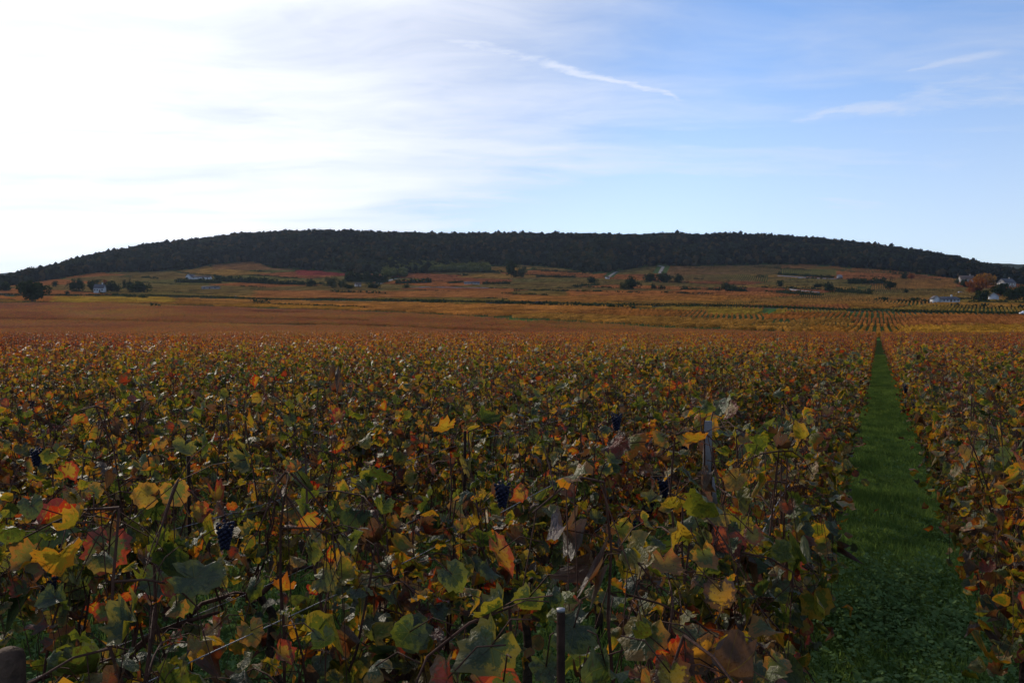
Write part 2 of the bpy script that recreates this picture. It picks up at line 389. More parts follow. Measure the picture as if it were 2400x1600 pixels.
M_BARK = plain('vine_bark', (0.020, 0.014, 0.010), (0.075, 0.050, 0.035), 40, 0.95, 0.15, 0, 0.9)
M_TBARK = plain('tree_bark', (0.03, 0.022, 0.016), (0.07, 0.055, 0.04), 2, 0.95, 0.1)
M_GRAPE = plain('grape_skin', (0.006, 0.007, 0.018), (0.018, 0.019, 0.042), 30, 0.65, 0.2)
M_STAKE = plain('rusted_stake', (0.016, 0.009, 0.006), (0.038, 0.020, 0.013), 30, 0.95, 0.1, 0.0)
M_STEEL = plain('bright_steel', (0.16, 0.15, 0.15), (0.28, 0.27, 0.27), 20, 0.6, 0.5, 0.8)
M_BATTEN = plain('weathered_wood', (0.11, 0.10, 0.10), (0.22, 0.20, 0.19), 18, 0.85, 0.2, 0, 0.6)
M_POST = plain('brown_post_wood', (0.05, 0.032, 0.022), (0.14, 0.085, 0.055), 22, 0.85, 0.2, 0, 0.8)
M_WIRE = plain('trellis_wire', (0.18, 0.17, 0.17), (0.34, 0.33, 0.33), 30, 0.45, 0.5, 0.7)
M_WHITE = plain('white_render', (0.36, 0.36, 0.37), (0.50, 0.50, 0.50), 1.2, 0.85)
M_CREAM = plain('cream_render', (0.30, 0.27, 0.24), (0.42, 0.38, 0.34), 1.2, 0.85)
M_SLATE = plain('slate_roof', (0.075, 0.072, 0.08), (0.11, 0.105, 0.115), 3, 0.9, 0.1)
M_TILE = plain('brown_tile_roof', (0.10, 0.065, 0.055), (0.15, 0.11, 0.095), 3, 0.9, 0.1)
M_STONE = plain('dry_stone', (0.15, 0.14, 0.14), (0.32, 0.30, 0.30), 1.5, 0.9, 0.2, 0, 0.8)
M_PANE = plain('window_glass', (0.03, 0.04, 0.05), (0.06, 0.07, 0.09), 2, 0.15, 0.5)
M_DOOR = plain('brown_door', (0.09, 0.05, 0.03), (0.14, 0.08, 0.05), 3, 0.6)
M_BLACKP = plain('black_car_paint', (0.010, 0.010, 0.013), (0.014, 0.014, 0.018), 2, 0.25, 0.6)
M_WHITEP = plain('white_car_paint', (0.72, 0.73, 0.74), (0.78, 0.78, 0.79), 2, 0.25, 0.6)
M_TYRE = plain('tyre_rubber', (0.012, 0.012, 0.012), (0.025, 0.025, 0.025), 8, 0.9)
def ground_b(n_):
    pos = n_.add('ShaderNodeNewGeometry').outputs['Position']
    f1 = n_.noise(pos, 0.35, 5, 0.6); f2 = n_.noise(pos, 7.0, 5, 0.65); f3 = n_.noise(pos, 60.0, 3, 0.6)
    g = n_.mix(f2, (0.030, 0.055, 0.016, 1), (0.060, 0.10, 0.026, 1))
    s_ = n_.mix(f3, (0.045, 0.028, 0.018, 1), (0.13, 0.085, 0.055, 1))
    return principled(n_, n_.mix(n_.sstep(n_.m('ADD', f1, n_.m('MULTIPLY', n_.m('SUBTRACT', f2, 0.5), 0.6)), 0.50, 0.66), g, s_), 1.0, 0.0, 0, n_.m('ADD', f2, f3), 0.6, 0.04)
M_GROUND = mat('grassy_vineyard_soil', ground_b)
M_TRACKG = plain('grass_track', (0.035, 0.075, 0.020), (0.075, 0.13, 0.035), 0.4, 1.0, 0.0)
M_TRACKS = plain('pale_stone_track', (0.18, 0.155, 0.14), (0.28, 0.25, 0.235), 0.5, 1.0, 0.0)
M_ASPH = plain('asphalt', (0.045, 0.045, 0.05), (0.07, 0.07, 0.075), 0.5, 1.0, 0.0)

# ------------------------------------------------------------------ the ground, one sheet to the horizon
azs = np.concatenate([np.linspace(-180, -48, 45), np.linspace(-46, 46, 330), np.linspace(48, 178, 44)])
rs = np.concatenate([[0.0], np.geomspace(0.6, 120, 40), np.linspace(130, 1250, 150)[0:], np.linspace(1275, 2200, 50), np.geomspace(2400, 9000, 16)])
A_, R_ = np.meshgrid(np.radians(azs), rs)
ca = np.cos(A_)
# in view the rings follow equal depth, so that ridges stay sharp
Dg = R_*np.where(np.abs(np.degrees(A_)) < 50, 1.0, 1.0)
gx = CX + FW[0]*R_*np.cos(A_)/np.maximum(np.cos(A_), np.cos(radians(50))) + RT[0]*R_*np.sin(A_)/np.maximum(np.cos(A_), np.cos(radians(50)))
gy = CY + FW[1]*R_*np.cos(A_)/np.maximum(np.cos(A_), np.cos(radians(50))) + RT[1]*R_*np.sin(A_)/np.maximum(np.cos(A_), np.cos(radians(50)))
gz = terrain(gx, gy)
na, nr = len(azs), len(rs)
q = []
idx = np.arange(nr*na).reshape(nr, na)
a0 = idx[:-1, :]; a1 = idx[1:, :]; b0 = np.roll(a0, -1, 1); b1 = np.roll(a1, -1, 1)
Q = np.stack([a0, b0, b1, a1], -1).reshape(-1, 4)
obj('ground', mesh('ground', np.stack([gx, gy, gz], -1).reshape(-1, 3), Q, M_GROUND, smooth=True), kind='structure')

# distant hills on both sides of the ridge
def far_hill(name, pts, D):
    px = np.linspace(pts[0][0], pts[-1][0], 160); y = np.interp(px, [p[0] for p in pts], [p[1] for p in pts])
    y = y + np.convolve(rng.normal(0, 1.1, 160), np.ones(3)/3, 'same')
    x0, y0 = world_of(px, D); zt = CZ+slope_of(y)*D
    x1, y1 = world_of(px, D-500); x2, y2 = world_of(px, D+900)
    V = np.concatenate([np.c_[x1, y1, zt*0+5.0], np.c_[(x0+x1)/2, (y0+y1)/2, zt*0.62+3], np.c_[x0, y0, zt], np.c_[x2, y2, zt*0]])
    i = np.arange(159); T = np.concatenate([np.c_[i+160*k, i+1+160*k, i+161+160*k, i+160+160*k] for k in range(3)])
    return V, T
def hill_b(n_):
    pos = n_.add('ShaderNodeNewGeometry').outputs['Position']; f = n_.noise(pos, 0.03, 5, 0.7)
    return principled(n_, n_.mix(f, (0.012, 0.018, 0.010, 1), (0.04, 0.045, 0.02, 1)), 1.0, 0.0, 0, f, 1.0, 12)
M_HILL = mat('distant_wooded_hill', hill_b)
V, T = far_hill('l', [(-900, 668), (-300, 652), (0, 641), (60, 636), (160, 640), (300, 660)], 3000); obj('distant_hill', mesh('distant_hill', V, T, M_HILL), kind='structure')
V, T = far_hill('r', [(2150, 650), (2290, 619), (2330, 617), (2400, 620), (2700, 612), (3300, 640)], 2300); obj('distant_hill', mesh('distant_hill', V, T, M_HILL), kind='structure')

# ------------------------------------------------------------------ the air
def haze_b(n_):
    v = n_.add('ShaderNodeVolumePrincipled'); v.inputs['Color'].default_value = (0.62, 0.76, 1.0, 1)
    v.inputs['Density'].default_value = 3.6e-5; v.inputs['Anisotropy'].default_value = 0.35; return v.outputs[0]
m_ = bpy.data.materials.new('haze'); m_.use_nodes = True; n_ = NT(m_.node_tree); n_.n.clear()
out = n_.add('ShaderNodeOutputMaterial'); n_.l.new(haze_b(n_), out.inputs['Volume'])
obj('haze', MB().box((0, 0, 100), (9500, 9500, 102)).mesh('haze', m_), kind='stuff')

# ------------------------------------------------------------------ ribbons: tracks and roads
def ribbon(name, pts, w, material, lift=0.03, kind='structure', **kw):
    P = []
    for (px, y) in pts: P.append(at(px, y)[0][:2] if y is not None else px)
    P = np.array(P, float); s_ = np.r_[0, np.cumsum(np.linalg.norm(np.diff(P, axis=0), axis=1))]
    n = max(4, int(s_[-1]/4)); t = np.linspace(0, s_[-1], n)
    X = np.interp(t, s_, P[:, 0]); Y = np.interp(t, s_, P[:, 1])
    tx = np.gradient(X); ty = np.gradient(Y); L = np.hypot(tx, ty); nx, ny = -ty/L, tx/L
    rows = []
    for k in (-1, -0.33, 0.33, 1):
        x = X+nx*w/2*k; y = Y+ny*w/2*k; rows.append(np.c_[x, y, terrain(x, y)+lift])
    V = np.concatenate(rows); i = np.arange(n-1)
    T = np.concatenate([np.c_[i+n*k, i+1+n*k, i+1+n*(k+1), i+n*(k+1)] for k in range(3)])
    o = obj(name, mesh(name, V, T, material, smooth=True)); o['kind'] = kind
    return np.c_[X, Y]
ROAD = [(-200, 694), (352, 694), (600, 703), (800, 707), (1200, 711), (1262, 712), (1500, 717), (1800, 723), (2000, 732), (2250, 738), (2600, 741)]
TRB = [(-300, 706), (300, 714), (600, 723), (880, 733), (1225, 752), (1430, 763), (1640, 776), (1800, 785), (2057, 797.6), (2235, 801), (2500, 806)]
TRC = [(-200, 748), (300, 757), (600, 764), (860, 769), (1135, 781), (1400, 795), (1750, 806)]
lines = {}
lines['road'] = ribbon('road', ROAD, 5.0, M_ASPH, 0.12)
lines['verge'] = ribbon('grass_verge', [(p, y+1.6) for p, y in ROAD], 8.0, M_TRACKG, 0.09)
lines['trb'] = ribbon('grass_track', TRB, 11.0, M_TRACKG, 0.10)
lines['pale1'] = ribbon('stone_track', [(1425, 652), (1431, 646), (1441, 638.5), (1447, 637)], 3.0, M_TRACKS, 0.25)
lines['pale2'] = ribbon('stone_track', [(1545, 642), (1549, 634), (1554, 625), (1543, 622.5)], 3.5, M_TRACKS, 0.25)
lines['pale3'] = ribbon('stone_track', [(886, 667), (905, 660), (930, 653)], 6.0, M_TRACKS, 0.25)
lines['green1'] = ribbon('grass_track', [(1790, 739), (1800, 733), (1812, 727)], 3.0, M_TRACKG, 0.1)

# ------------------------------------------------------------------ vine leaf geometry
def leaf_R(th, k=0.0):
    d_ = np.abs((th+pi) % (2*pi)-pi)
    lob = lambda c, w, h: h*np.exp(-((d_-c)/w)**2)
    r = 0.72 + lob(0, .46, .20) + lob(1.0, .30, .14) + lob(1.95, .36, .08)
    r = r*(1-0.74*np.exp(-((d_-pi)/.26)**2))
    return r
def leaf_mesh_arrays(kind, r_):
    """kind 'hi' (48 triangles) or 'lo' (10). y to the tip, petiole at the origin, unit = half blade"""
    if kind == 'hi':
        nb = 24; th = np.arange(nb)*2*pi/nb; th = th + 0.0
        R = leaf_R(th)*(1+r_.normal(0, .035, nb)); R[::2] *= 1.055; R[1::2] *= 0.945
        B = np.c_[np.sin(th)*R, np.cos(th)*R]
        th2 = np.arange(12)*2*pi/12; R2 = leaf_R(th2)*.55; M_ = np.c_[np.sin(th2)*R2, np.cos(th2)*R2]
        P = np.vstack([[0, 0], M_, B]); e = np.r_[0, np.full(12, .5), np.ones(nb)]
        T = [[0, 1+i, 1+(i+1) % 12] for i in range(12)]
        for i in range(12):
            a_, b_ = 1+i, 1+(i+1) % 12; o0 = 13+2*i; o1 = 13+(2*i+1) % nb; o2 = 13+(2*i+2) % nb
            T += [[a_, o0, o1], [a_, o1, b_], [b_, o1, o2]]
    else:
        th = np.array([0, .45, .95, 1.4, 1.95, 2.75, -2.75, -1.95, -1.4, -.95, -.45]); nb = 11
        R = leaf_R(th)*(1+r_.normal(0, .06, nb))
        P = np.vstack([[0, .05], np.c_[np.sin(th)*R, np.cos(th)*R]]); e = np.r_[0, np.ones(nb)]
        T = [[0, 1+i, 1+(i+1) % nb] for i in range(nb)]
    P = P*np.array([r_.uniform(.82, 1.08), r_.uniform(.9, 1.12)])
    c1, c2, f = r_.normal(0, .5), r_.normal(-.2, .5), r_.uniform(-.3, .95)
    dry = r_.random() < .36
    if dry: c1 *= 2.2; c2 *= 2.4; f *= 1.7
    z = c1*P[:, 0]**2+c2*P[:, 1]**2 + f*np.abs(P[:, 0])*.6 + np.sin(np.arctan2(P[:, 0], P[:, 1])*3.43*2+1)*.08*e*(2 if dry else 1)
    z += r_.normal(0, .06, len(P))*e
    V = np.c_[P, z]
    # roll dry leaves lengthwise a little
    if dry:
        a_ = np.clip(P[:, 0]*r_.uniform(.8, 1.7), -2.2, 2.2); rad = .55
        V[:, 0] = np.sin(a_)*rad; V[:, 2] += (1-np.cos(a_))*rad*r_.choice([-1, 1])
    return V, np.array(T), np.c_[P, e], dry
def leaf_class(r_, dry):
    if dry: return r_.choice([r_.uniform(.90, 1.0), r_.uniform(.1, .5)], p=[.45, .55])
    return r_.choice([r_.uniform(0, .25), r_.uniform(.22, .44), r_.uniform(.42, .60), r_.uniform(.58, .78), r_.uniform(.75, .9)], p=[.25, .37, .27, .06, .05])
rl = np.random.default_rng(5)
LV = []                                        # individual leaf meshes
for i in range(110):
    V, T, uv, dry = leaf_mesh_arrays('hi', rl); c = leaf_class(rl, dry)
    lr = np.tile([c, rl.random(), 0], (len(V), 1))
    LV.append(mesh('leaf', V, T, M_LEAF, {'lr': ('FLOAT_VECTOR', lr), 'luv': ('FLOAT_VECTOR', uv)}, smooth=True))
LO = [leaf_mesh_arrays('lo', rl) for _ in range(24)]

def rand_rot(r_, tipdir=None):
    """rotation matrix: leaf plane with y (tip) mostly outward/down"""
    a_ = r_.uniform(0, 2*pi)
    t = np.array([cos(a_), sin(a_)*.8, r_.normal(-.55, .5)]); t /= np.linalg.norm(t)
    up = np.array([r_.normal(0, .55), r_.normal(0, .55), 1.0]) if r_.random() < .75 else r_.normal(0, 1, 3)
    n = up-t*(up@t); n /= np.linalg.norm(n)+1e-9
    x = np.cross(t, n)
    return np.column_stack([x, t, n])

def vine_skeleton(r_, top=1.25, nleaf=120, lsz=1.0):
    """returns trunk path, list of cane paths, leaf transforms, bunch positions. Row runs along y."""
    trunk = np.array([[0, 0, -.05], [r_.normal(0, .015), r_.normal(0, .02), .12], [r_.normal(0, .03), r_.normal(0, .05), .3], [r_.normal(0, .02), r_.normal(0, .05), .46], [r_.normal(0, .015), r_.normal(0, .05), .56]])
    arm = []; canes = []
    for s_ in (-1, 1):
        arm.append(np.array([trunk[-1], trunk[-1]+[0, s_*.14, .05], trunk[-1]+[r_.normal(0, .02), s_*.30, .05], trunk[-1]+[r_.normal(0, .02), s_*.46, r_.normal(.02, .02)]]))
    tips = []
    for k in range(9):
        y = -.45+.9*(k+.5)/9+r_.normal(0, .03); x = r_.normal(0, .02)
        h = top*r_.choice([r_.uniform(.78, 1.02), r_.uniform(1.0, 1.16)], p=[.8, .2]); bx, by = float(np.clip(r_.normal(0, .07), -.11, .11)), r_.normal(0, .10)
        n = 7; t = np.linspace(0, 1, n)
        P = np.c_[x+bx*t+np.cumsum(r_.normal(0, .014, n)), y+by*t+np.cumsum(r_.normal(0, .016, n)), .58+(h-.58)*t]
        canes.append((P, np.linspace(.0050, .0026, n))); tips.append(P)
        for _ in range(r_.integers(2, 5)):                   # side shoots
            i = r_.integers(2, n); q0 = P[i]
            dr = np.array([r_.normal(0, 1), r_.normal(0, 1), r_.uniform(-.2, 1.0)]); dr /= np.linalg.norm(dr)
            L = r_.uniform(.10, .26); m_ = 4; tt = np.linspace(0, 1, m_)[:, None]
            C = q0+dr*L*tt+np.array([0, 0, -.10])*tt**2+np.cumsum(r_.normal(0, .008, (m_, 3)), 0)*tt
            C[:, 0] = np.clip(C[:, 0], -.23, .23)
            canes.append((C, np.linspace(.0028, .0016, m_))); tips.append(C)
    leaves = []
    for _ in range(nleaf):
        P = tips[r_.integers(len(tips))]; i = r_.uniform(0, len(P)-1); j = int(i)
        p = P[j]+(P[min(j+1, len(P)-1)]-P[j])*(i-j)
        R = rand_rot(r_); off = np.array([r_.normal(0, .062), r_.normal(0, .06), r_.normal(-.01, .05)])
        if r_.random() < .32: off[2] -= r_.uniform(.05, .42); off[0] *= 1.15
        s_ = (.022+.036*r_.random()**1.5)*lsz*(0.85 if p[2] > 1.2 else 1)
        leaves.append((p+off, R, s_, p))
    bun = []
    leaves = [(np.array([np.clip(c[0], -.22, .22)+r_.normal(0, .012), c[1], c[2]]), R, s_, p) for (c, R, s_, p) in leaves]
    for _ in range(r_.choice([0, 0, 1, 2])):
        bun.append(np.array([r_.normal(0, .13), r_.uniform(-.4, .4), r_.uniform(.55, 1.05)]))
    return trunk, arm, canes, leaves, bun
def cane_mb(arm, canes, leaves=None, sides=4):
    m_ = MB()
    for P in arm: m_.tube(P, np.linspace(.013, .007, len(P)), 5)
    for P, r in canes: m_.tube(P, r, sides, cap=False)
    if leaves is not None:
        for (c, R, s_, p) in leaves:
            if np.linalg.norm(c-p) > .02: m_.tube(np.array([p, (p+c)/2+[0, 0, .012], c]), .0013, 3, cap=False)
    return m_
def bunch_mesh(r_):
    m_ = MB(); V, T = ICO1
    m_.add(V*np.array([.022, .022, .055])+np.array([0, 0, -.065]), T)
    for k in range(64):
        t = ((k+.5)/64)**.85; rad = .032*(1-.72*t)+.004; a_ = k*2.4
        c = np.array([cos(a_)*rad, sin(a_)*rad, -.012-.115*t]); m_.add(V*r_.uniform(.0078, .0095)+c, T)
    m_.tube([[0, 0, .03], [0, 0, -.01]], .002, 4)
    return m_.mesh('grape_bunch', M_GRAPE, True)
BUN = [bunch_mesh(rl) for _ in range(4)]

# middle-distance vine variants: wood and foliage as two meshes, shared by many vines
MIDV = []
for k in range(9):
    r_ = np.random.default_rng(100+k)
    trunk, arm, canes, leaves, bun = vine_skeleton(r_, 1.24, 380)
    tm = MB().tube(trunk, [.026, .022, .019, .018, .016], 6).mesh('trunk', M_BARK, True)
    cm = cane_mb(arm, canes, None, 3).mesh('cane', M_CANE)
    fm = MB()
    for (c, R, s_, p) in leaves:
        V, T, uv, dry = LO[r_.integers(len(LO))]
        fm.add((V*s_)@R.T+c, T, lr=np.tile([leaf_class(r_, dry), r_.random(), 0], (len(V), 1)), luv=uv)
    MIDV.append((tm, cm, fm.mesh('foliage', M_LEAF)))

# ------------------------------------------------------------------ which vine stands where
ORD = ['', 'first', 'second', 'third', 'fourth', 'fifth', 'sixth', 'seventh', 'eighth', 'ninth', 'tenth', 'eleventh', 'twelfth', 'thirteenth', 'fourteenth', 'fifteenth', 'sixteenth', 'seventeenth', 'eighteenth', 'nineteenth']
def ordn(n):
    if n < 20: return ORD[n]
    t = {2: 'twent', 3: 'thirt', 4: 'fort', 5: 'fift', 6: 'sixt'}[n//10]
    return t+'ieth' if n % 10 == 0 else t+'y-'+ORD[n % 10]
def row_start(x):
    return 1.10 if x > -1 else (1.55 if x > -2 else 2.05)
cand = []
for ri in list(range(-420, 0))+list(range(1, 60)):
    x = ri+0.5 if ri < 0 else ri-0.5
    y0 = row_start(x); k = 1
    y = y0
    while y < 460:
        dd_ = (x-CX)*FW[0]+(y-CY)*FW[1]; rr_ = (x-CX)*RT[0]+(y-CY)*RT[1]
        if dd_ > 0 and abs(rr_) < dd_*.64+2: cand.append((x, y, ri, k))
        y += 1.0; k += 1
C_ = np.array(cand); xs, ys = C_[:, 0]+rng.normal(0, .02, len(C_)), C_[:, 1]+rng.normal(0, .04, len(C_))
Dn, Rn, pxn = to_cam(xs, ys)
vis = (Dn > .55) & (np.abs(Rn) < Dn*.6+.75)
inview = vis & (np.abs(Rn) < Dn*.6+.30) & (Dn > .75)
order = np.argsort(np.where(inview, Dn, 1e9))
thingset = order[:300]; near_n = 54
isthing = np.zeros(len(C_), bool); isthing[thingset] = True
def pruned(wx, wy, z):
    """leaves taken off round the corner post, as in the photo"""
    q_, r__, p_ = to_cam(wx, wy)
    py_ = 800 - F*tan(math.atan2(z-CZ, max(q_, .1)) + PITCH)
    if (p_ < 95) and (q_ < 2.62) and (py_ > 1455): return True
    if 1625 < p_ < 1705 and 965 < py_ < 1095 and q_ < 2.25: return True
    if p_ < 760:                                             # and along the low wire that shows at the lower left
        Dw = (-2.5-CX)/((p_-1200)/F*RT[0]+FW[0]); pw = 800 - F*tan(math.atan2(.612-CZ, Dw) + PITCH)
        return q_ < Dw+.06 and abs(py_-pw) < 26
    return False
look = ['green and yellow', 'yellow-green', 'mixed green and red', 'amber and green', 'brown-edged green', 'red-flecked', 'dull olive']
leaf_total = 0; NEARV = []
for rank, i in enumerate(thingset):
    x, y, ri, k = xs[i], ys[i], int(C_[i, 2]), int(C_[i, 3])
    side = 'left' if ri < 0 else 'right'; rn = abs(ri)
    lab = f"grapevine, {ordn(k)} from the near end of the {ordn(rn)} row {side} of the grass aisle"
    rz = pi*(rng.random() < .5)+rng.normal(0, .05)
    t = thing('grapevine', lab, 'grapevine', (x, y, 0.0), rz, 'grapevines in the near vineyard rows')
    if rank < near_n:
        r_ = np.random.default_rng(1000+int(i)); trunk, arm, canes, leaves, bun = vine_skeleton(r_, 1.25, 295, 1.15 if rank < 8 else 1.0)
        tr = obj('trunk', MB().tube(trunk, [.028, .023, .019, .019, .017], 7).mesh('trunk', M_BARK, True), t)
        obj('cane', cane_mb(arm, canes, leaves, 5).mesh('cane', M_CANE, True), t)
        cz, sz = cos(rz), sin(rz)
        for (c, R, s_, p) in leaves:
            wx, wy = x+c[0]*cz-c[1]*sz, y+c[0]*sz+c[1]*cz
            if pruned(wx, wy, c[2]): continue
            o = bpy.data.objects.new('leaf', LV[r_.integers(len(LV))]); COL.objects.link(o); o.parent = t
            M4 = Matrix(((R[0, 0]*s_, R[0, 1]*s_, R[0, 2]*s_, c[0]), (R[1, 0]*s_, R[1, 1]*s_, R[1, 2]*s_, c[1]), (R[2, 0]*s_, R[2, 1]*s_, R[2, 2]*s_, c[2]), (0, 0, 0, 1)))
            o.matrix_local = M4; leaf_total += 1
        for b_ in (bun if rank > 12 else []): obj('grape_bunch', BUN[r_.integers(4)], t, b_)
        fm = MB()                                            # the small inner and lower leaves
        for _ in range(120):
            c = np.array([r_.normal(0, .10), r_.uniform(-.5, .5), .22+.75*r_.random()**.9])
            wx, wy = x+c[0]*cz-c[1]*sz, y+c[0]*sz+c[1]*cz
            if pruned(wx, wy, c[2]): continue
            V, T, uv, dry = LO[r_.integers(len(LO))]
            fm.add((V*r_.uniform(.03, .055))@rand_rot(r_).T+c, T, lr=np.tile([leaf_class(r_, dry), r_.random(), 0], (len(V), 1)), luv=uv)
        obj('inner_foliage', fm.mesh('inner_foliage', M_LEAF), t, kind='stuff')
        NEARV.append((t, x, y, rz))
    else:
        tm, cm, fm = MIDV[i % len(MIDV)]
        s_ = rng.uniform(.94, 1.05); t.scale = (1, 1, s_)
        obj('trunk', tm, t); obj('cane', cm, t); f = obj('foliage', fm, t); f['kind'] = 'stuff'
        if rng.random() < .35: obj('grape_bunch', BUN[rng.integers(4)], t, (rng.normal(0, .13), rng.uniform(-.4, .4), rng.uniform(.6, 1.1)))
print('leaves', leaf_total)

# ------------------------------------------------------------------ instanced masses (kind = stuff)
def scatter(name, protos, P, rot, scl, idx_, tint=None, label=None, cat=None):
    pc = bpy.data.collections.new(name+'_kinds')
    for j, me in enumerate(protos):
        o = bpy.data.objects.new(f'{name}_kind_{j:02d}', me); pc.objects.link(o)
    me = bpy.data.meshes.new(name); me.vertices.add(len(P)); me.vertices.foreach_set('co', np.ascontiguousarray(P, np.float32).ravel())
    def A(n_, ty, arr, key):
        a_ = me.attributes.new(n_, ty, 'POINT'); a_.data.foreach_set(key, np.ascontiguousarray(arr).ravel())
    A('rot', 'FLOAT_VECTOR', rot.astype(np.float32), 'vector'); A('scl', 'FLOAT_VECTOR', scl.astype(np.float32), 'vector'); A('pick', 'INT', idx_.astype(np.int32), 'value')
    if tint is not None: A('tint', 'FLOAT_COLOR', np.c_[tint, np.ones(len(P))].astype(np.float32), 'color')
    o = obj(name, me); o['kind'] = 'stuff'
    if label: o['label'] = label; o['category'] = cat
    ng = bpy.data.node_groups.new(name, 'GeometryNodeTree')
    ng.interface.new_socket('Geometry', in_out='INPUT', socket_type='NodeSocketGeometry'); ng.interface.new_socket('Geometry', in_out='OUTPUT', socket_type='NodeSocketGeometry')
    n_ = ng.nodes; l_ = ng.links
    gi = n_.new('NodeGroupInput'); go = n_.new('NodeGroupOutput'); ip = n_.new('GeometryNodeInstanceOnPoints'); ci = n_.new('GeometryNodeCollectionInfo')
    mp_ = n_.new('GeometryNodeMeshToPoints')
    ci.inputs['Collection'].default_value = pc; ci.inputs['Separate Children'].default_value = True; ci.inputs['Reset Children'].default_value = True
    ip.inputs['Pick Instance'].default_value = True
    def at_(nm, ty):
        a_ = n_.new('GeometryNodeInputNamedAttribute'); a_.data_type = ty; a_.inputs[0].default_value = nm
        return a_.outputs[0]
    l_.new(gi.outputs[0], mp_.inputs[0]); l_.new(mp_.outputs[0], ip.inputs['Points']); l_.new(ci.outputs[0], ip.inputs['Instance'])
    l_.new(at_('pick', 'INT'), ip.inputs['Instance Index']); l_.new(at_('scl', 'FLOAT_VECTOR'), ip.inputs['Scale'])
    er = n_.new('FunctionNodeEulerToRotation'); l_.new(at_('rot', 'FLOAT_VECTOR'), er.inputs[0]); l_.new(er.outputs[0], ip.inputs['Rotation'])
    l_.new(ip.outputs[0], go.inputs[0])
    md = o.modifiers.new('scatter', 'NODES'); md.node_group = ng
    return o
def full_vine(k):
    """one mesh, wood and foliage joined, for the mass beyond the individual vines"""
    src = MIDV[k]; VV, TT, mi, a1, a2 = [], [], [], [], []; n0 = 0
    for j, me in enumerate(src):
        nv = len(me.vertices); V = np.empty(nv*3, np.float32); me.vertices.foreach_get('co', V)
        T = np.empty(len(me.loops), np.int32); me.loops.foreach_get('vertex_index', T)
        VV.append(V.reshape(-1, 3)); TT.append(T.reshape(-1, 3)+n0); n0 += nv; mi += [j]*(len(T)//3)
        if j == 2:
            b1 = np.empty(nv*3, np.float32); me.attributes['lr'].data.foreach_get('vector', b1); a1.append(b1.reshape(-1, 3))
            b2 = np.empty(nv*3, np.float32); me.attributes['luv'].data.foreach_get('vector', b2); a2.append(b2.reshape(-1, 3))
        else: a1.append(np.zeros((nv, 3))); a2.append(np.zeros((nv, 3)))
    m_ = mesh('vine', np.concatenate(VV), np.concatenate(TT), M_BARK, {'lr': ('FLOAT_VECTOR', np.concatenate(a1)), 'luv': ('FLOAT_VECTOR', np.concatenate(a2))})
    m_.materials.append(M_CANE); m_.materials.append(M_LEAF); m_.polygons.foreach_set('material_index', np.array(mi, np.int32)); return m_
FULL = [full_vine(k) for k in range(len(MIDV))]

def card_quads(r_, C, size, up=0.0, aspect=1.0):
    """leaf-clump cards: bent quads (2 triangles each) at centres C"""
    n = len(C); t = r_.normal(0, 1, (n, 3)); t /= np.linalg.norm(t, axis=1)[:, None]
    b_ = r_.normal(0, 1, (n, 3)); b_ -= t*(t*b_).sum(1)[:, None]; b_ /= np.linalg.norm(b_, axis=1)[:, None]
    s_ = (size*r_.uniform(.6, 1.3, n))[:, None] if np.isscalar(size) else size[:, None]
    V = np.stack([C-t*s_, C+b_*s_*.7*aspect+t*s_*.1, C+t*s_, C-b_*s_*.7*aspect-t*s_*.15], 1).reshape(-1, 3)
    i = np.arange(n)*4; T = np.concatenate([np.c_[i, i+1, i+2], np.c_[i, i+2, i+3]])
    return V, T
# the nearer field beyond the individual vines: full vines to 75 m
def line_dist(x, y, L):
    """distance in metres from points to a polyline (N x 2)"""
    best = np.full(len(x), 1e9); L = L[::max(1, len(L)//120)] if len(L) > 240 else L
    for p, q_ in zip(L[:-1], L[1:]):
        dx, dy = q_-p; LL = dx*dx+dy*dy+1e-9
        t = np.clip(((x-p[0])*dx+(y-p[1])*dy)/LL, 0, 1)
        best = np.minimum(best, np.hypot(x-p[0]-t*dx, y-p[1]-t*dy))
    return best
def trb_y(px): return np.interp(px, [p[0] for p in TRB], [p[1] for p in TRB])
def trc_L():
    return np.array([at(px, y)[0][:2] for px, y in TRC])
TRCL = trc_L()
GAPL = [(np.array([at(px, y)[0][:2] for px, y in L_]), a_, b_) for L_, a_, b_ in (([(-200, 726), (60, 731), (420, 729), (650, 735), (900, 743), (1250, 758)], -.15, 1), ([(-200, 741), (200, 744), (500, 748), (800, 755), (1100, 765), (1500, 784)], -.6, .5), ([(-100, 772), (300, 776), (700, 786)], .0, 1), ([(900, 752), (1300, 764), (1620, 780)], -.8, .1))]
LIM = 600.0
iy = img_y(xs, ys)
ok = vis & ~isthing & (Dn < LIM)
sel = np.where(ok)[0]
n = len(sel); P = np.c_[xs[sel], ys[sel], terrain(xs[sel], ys[sel])]
rot = np.c_[np.zeros(n), np.zeros(n), rng.integers(0, 2, n)*pi+rng.normal(0, .06, n)]
hh = rng.uniform(.82, 1.12, n)
pxx, pyy, _ = img_y(P[:, 0], P[:, 1]); far_ = Dn[sel] > 70
wv_ = np.sin(P[:, 0]*.045+1.5*np.sin(P[:, 1]*.03))*np.sin(P[:, 1]*.085+.9*np.sin(P[:, 0]*.05+2))
keep = (rng.random(n) > .03) & ~(far_ & ((pyy < trb_y(pxx)) | (line_dist(P[:, 0], P[:, 1], lines['trb']) < 8.0) | (line_dist(P[:, 0], P[:, 1], TRCL) < 6.0)))
for gl, lo_, hi_ in GAPL: keep &= ~(far_ & (line_dist(P[:, 0], P[:, 1], gl) < 5.0) & (wv_ > lo_) & (wv_ < hi_))
hh = hh*(1-.25*np.clip(wv_*2-.7, 0, 1)*np.clip((Dn[sel]-40)/60, 0, 1))
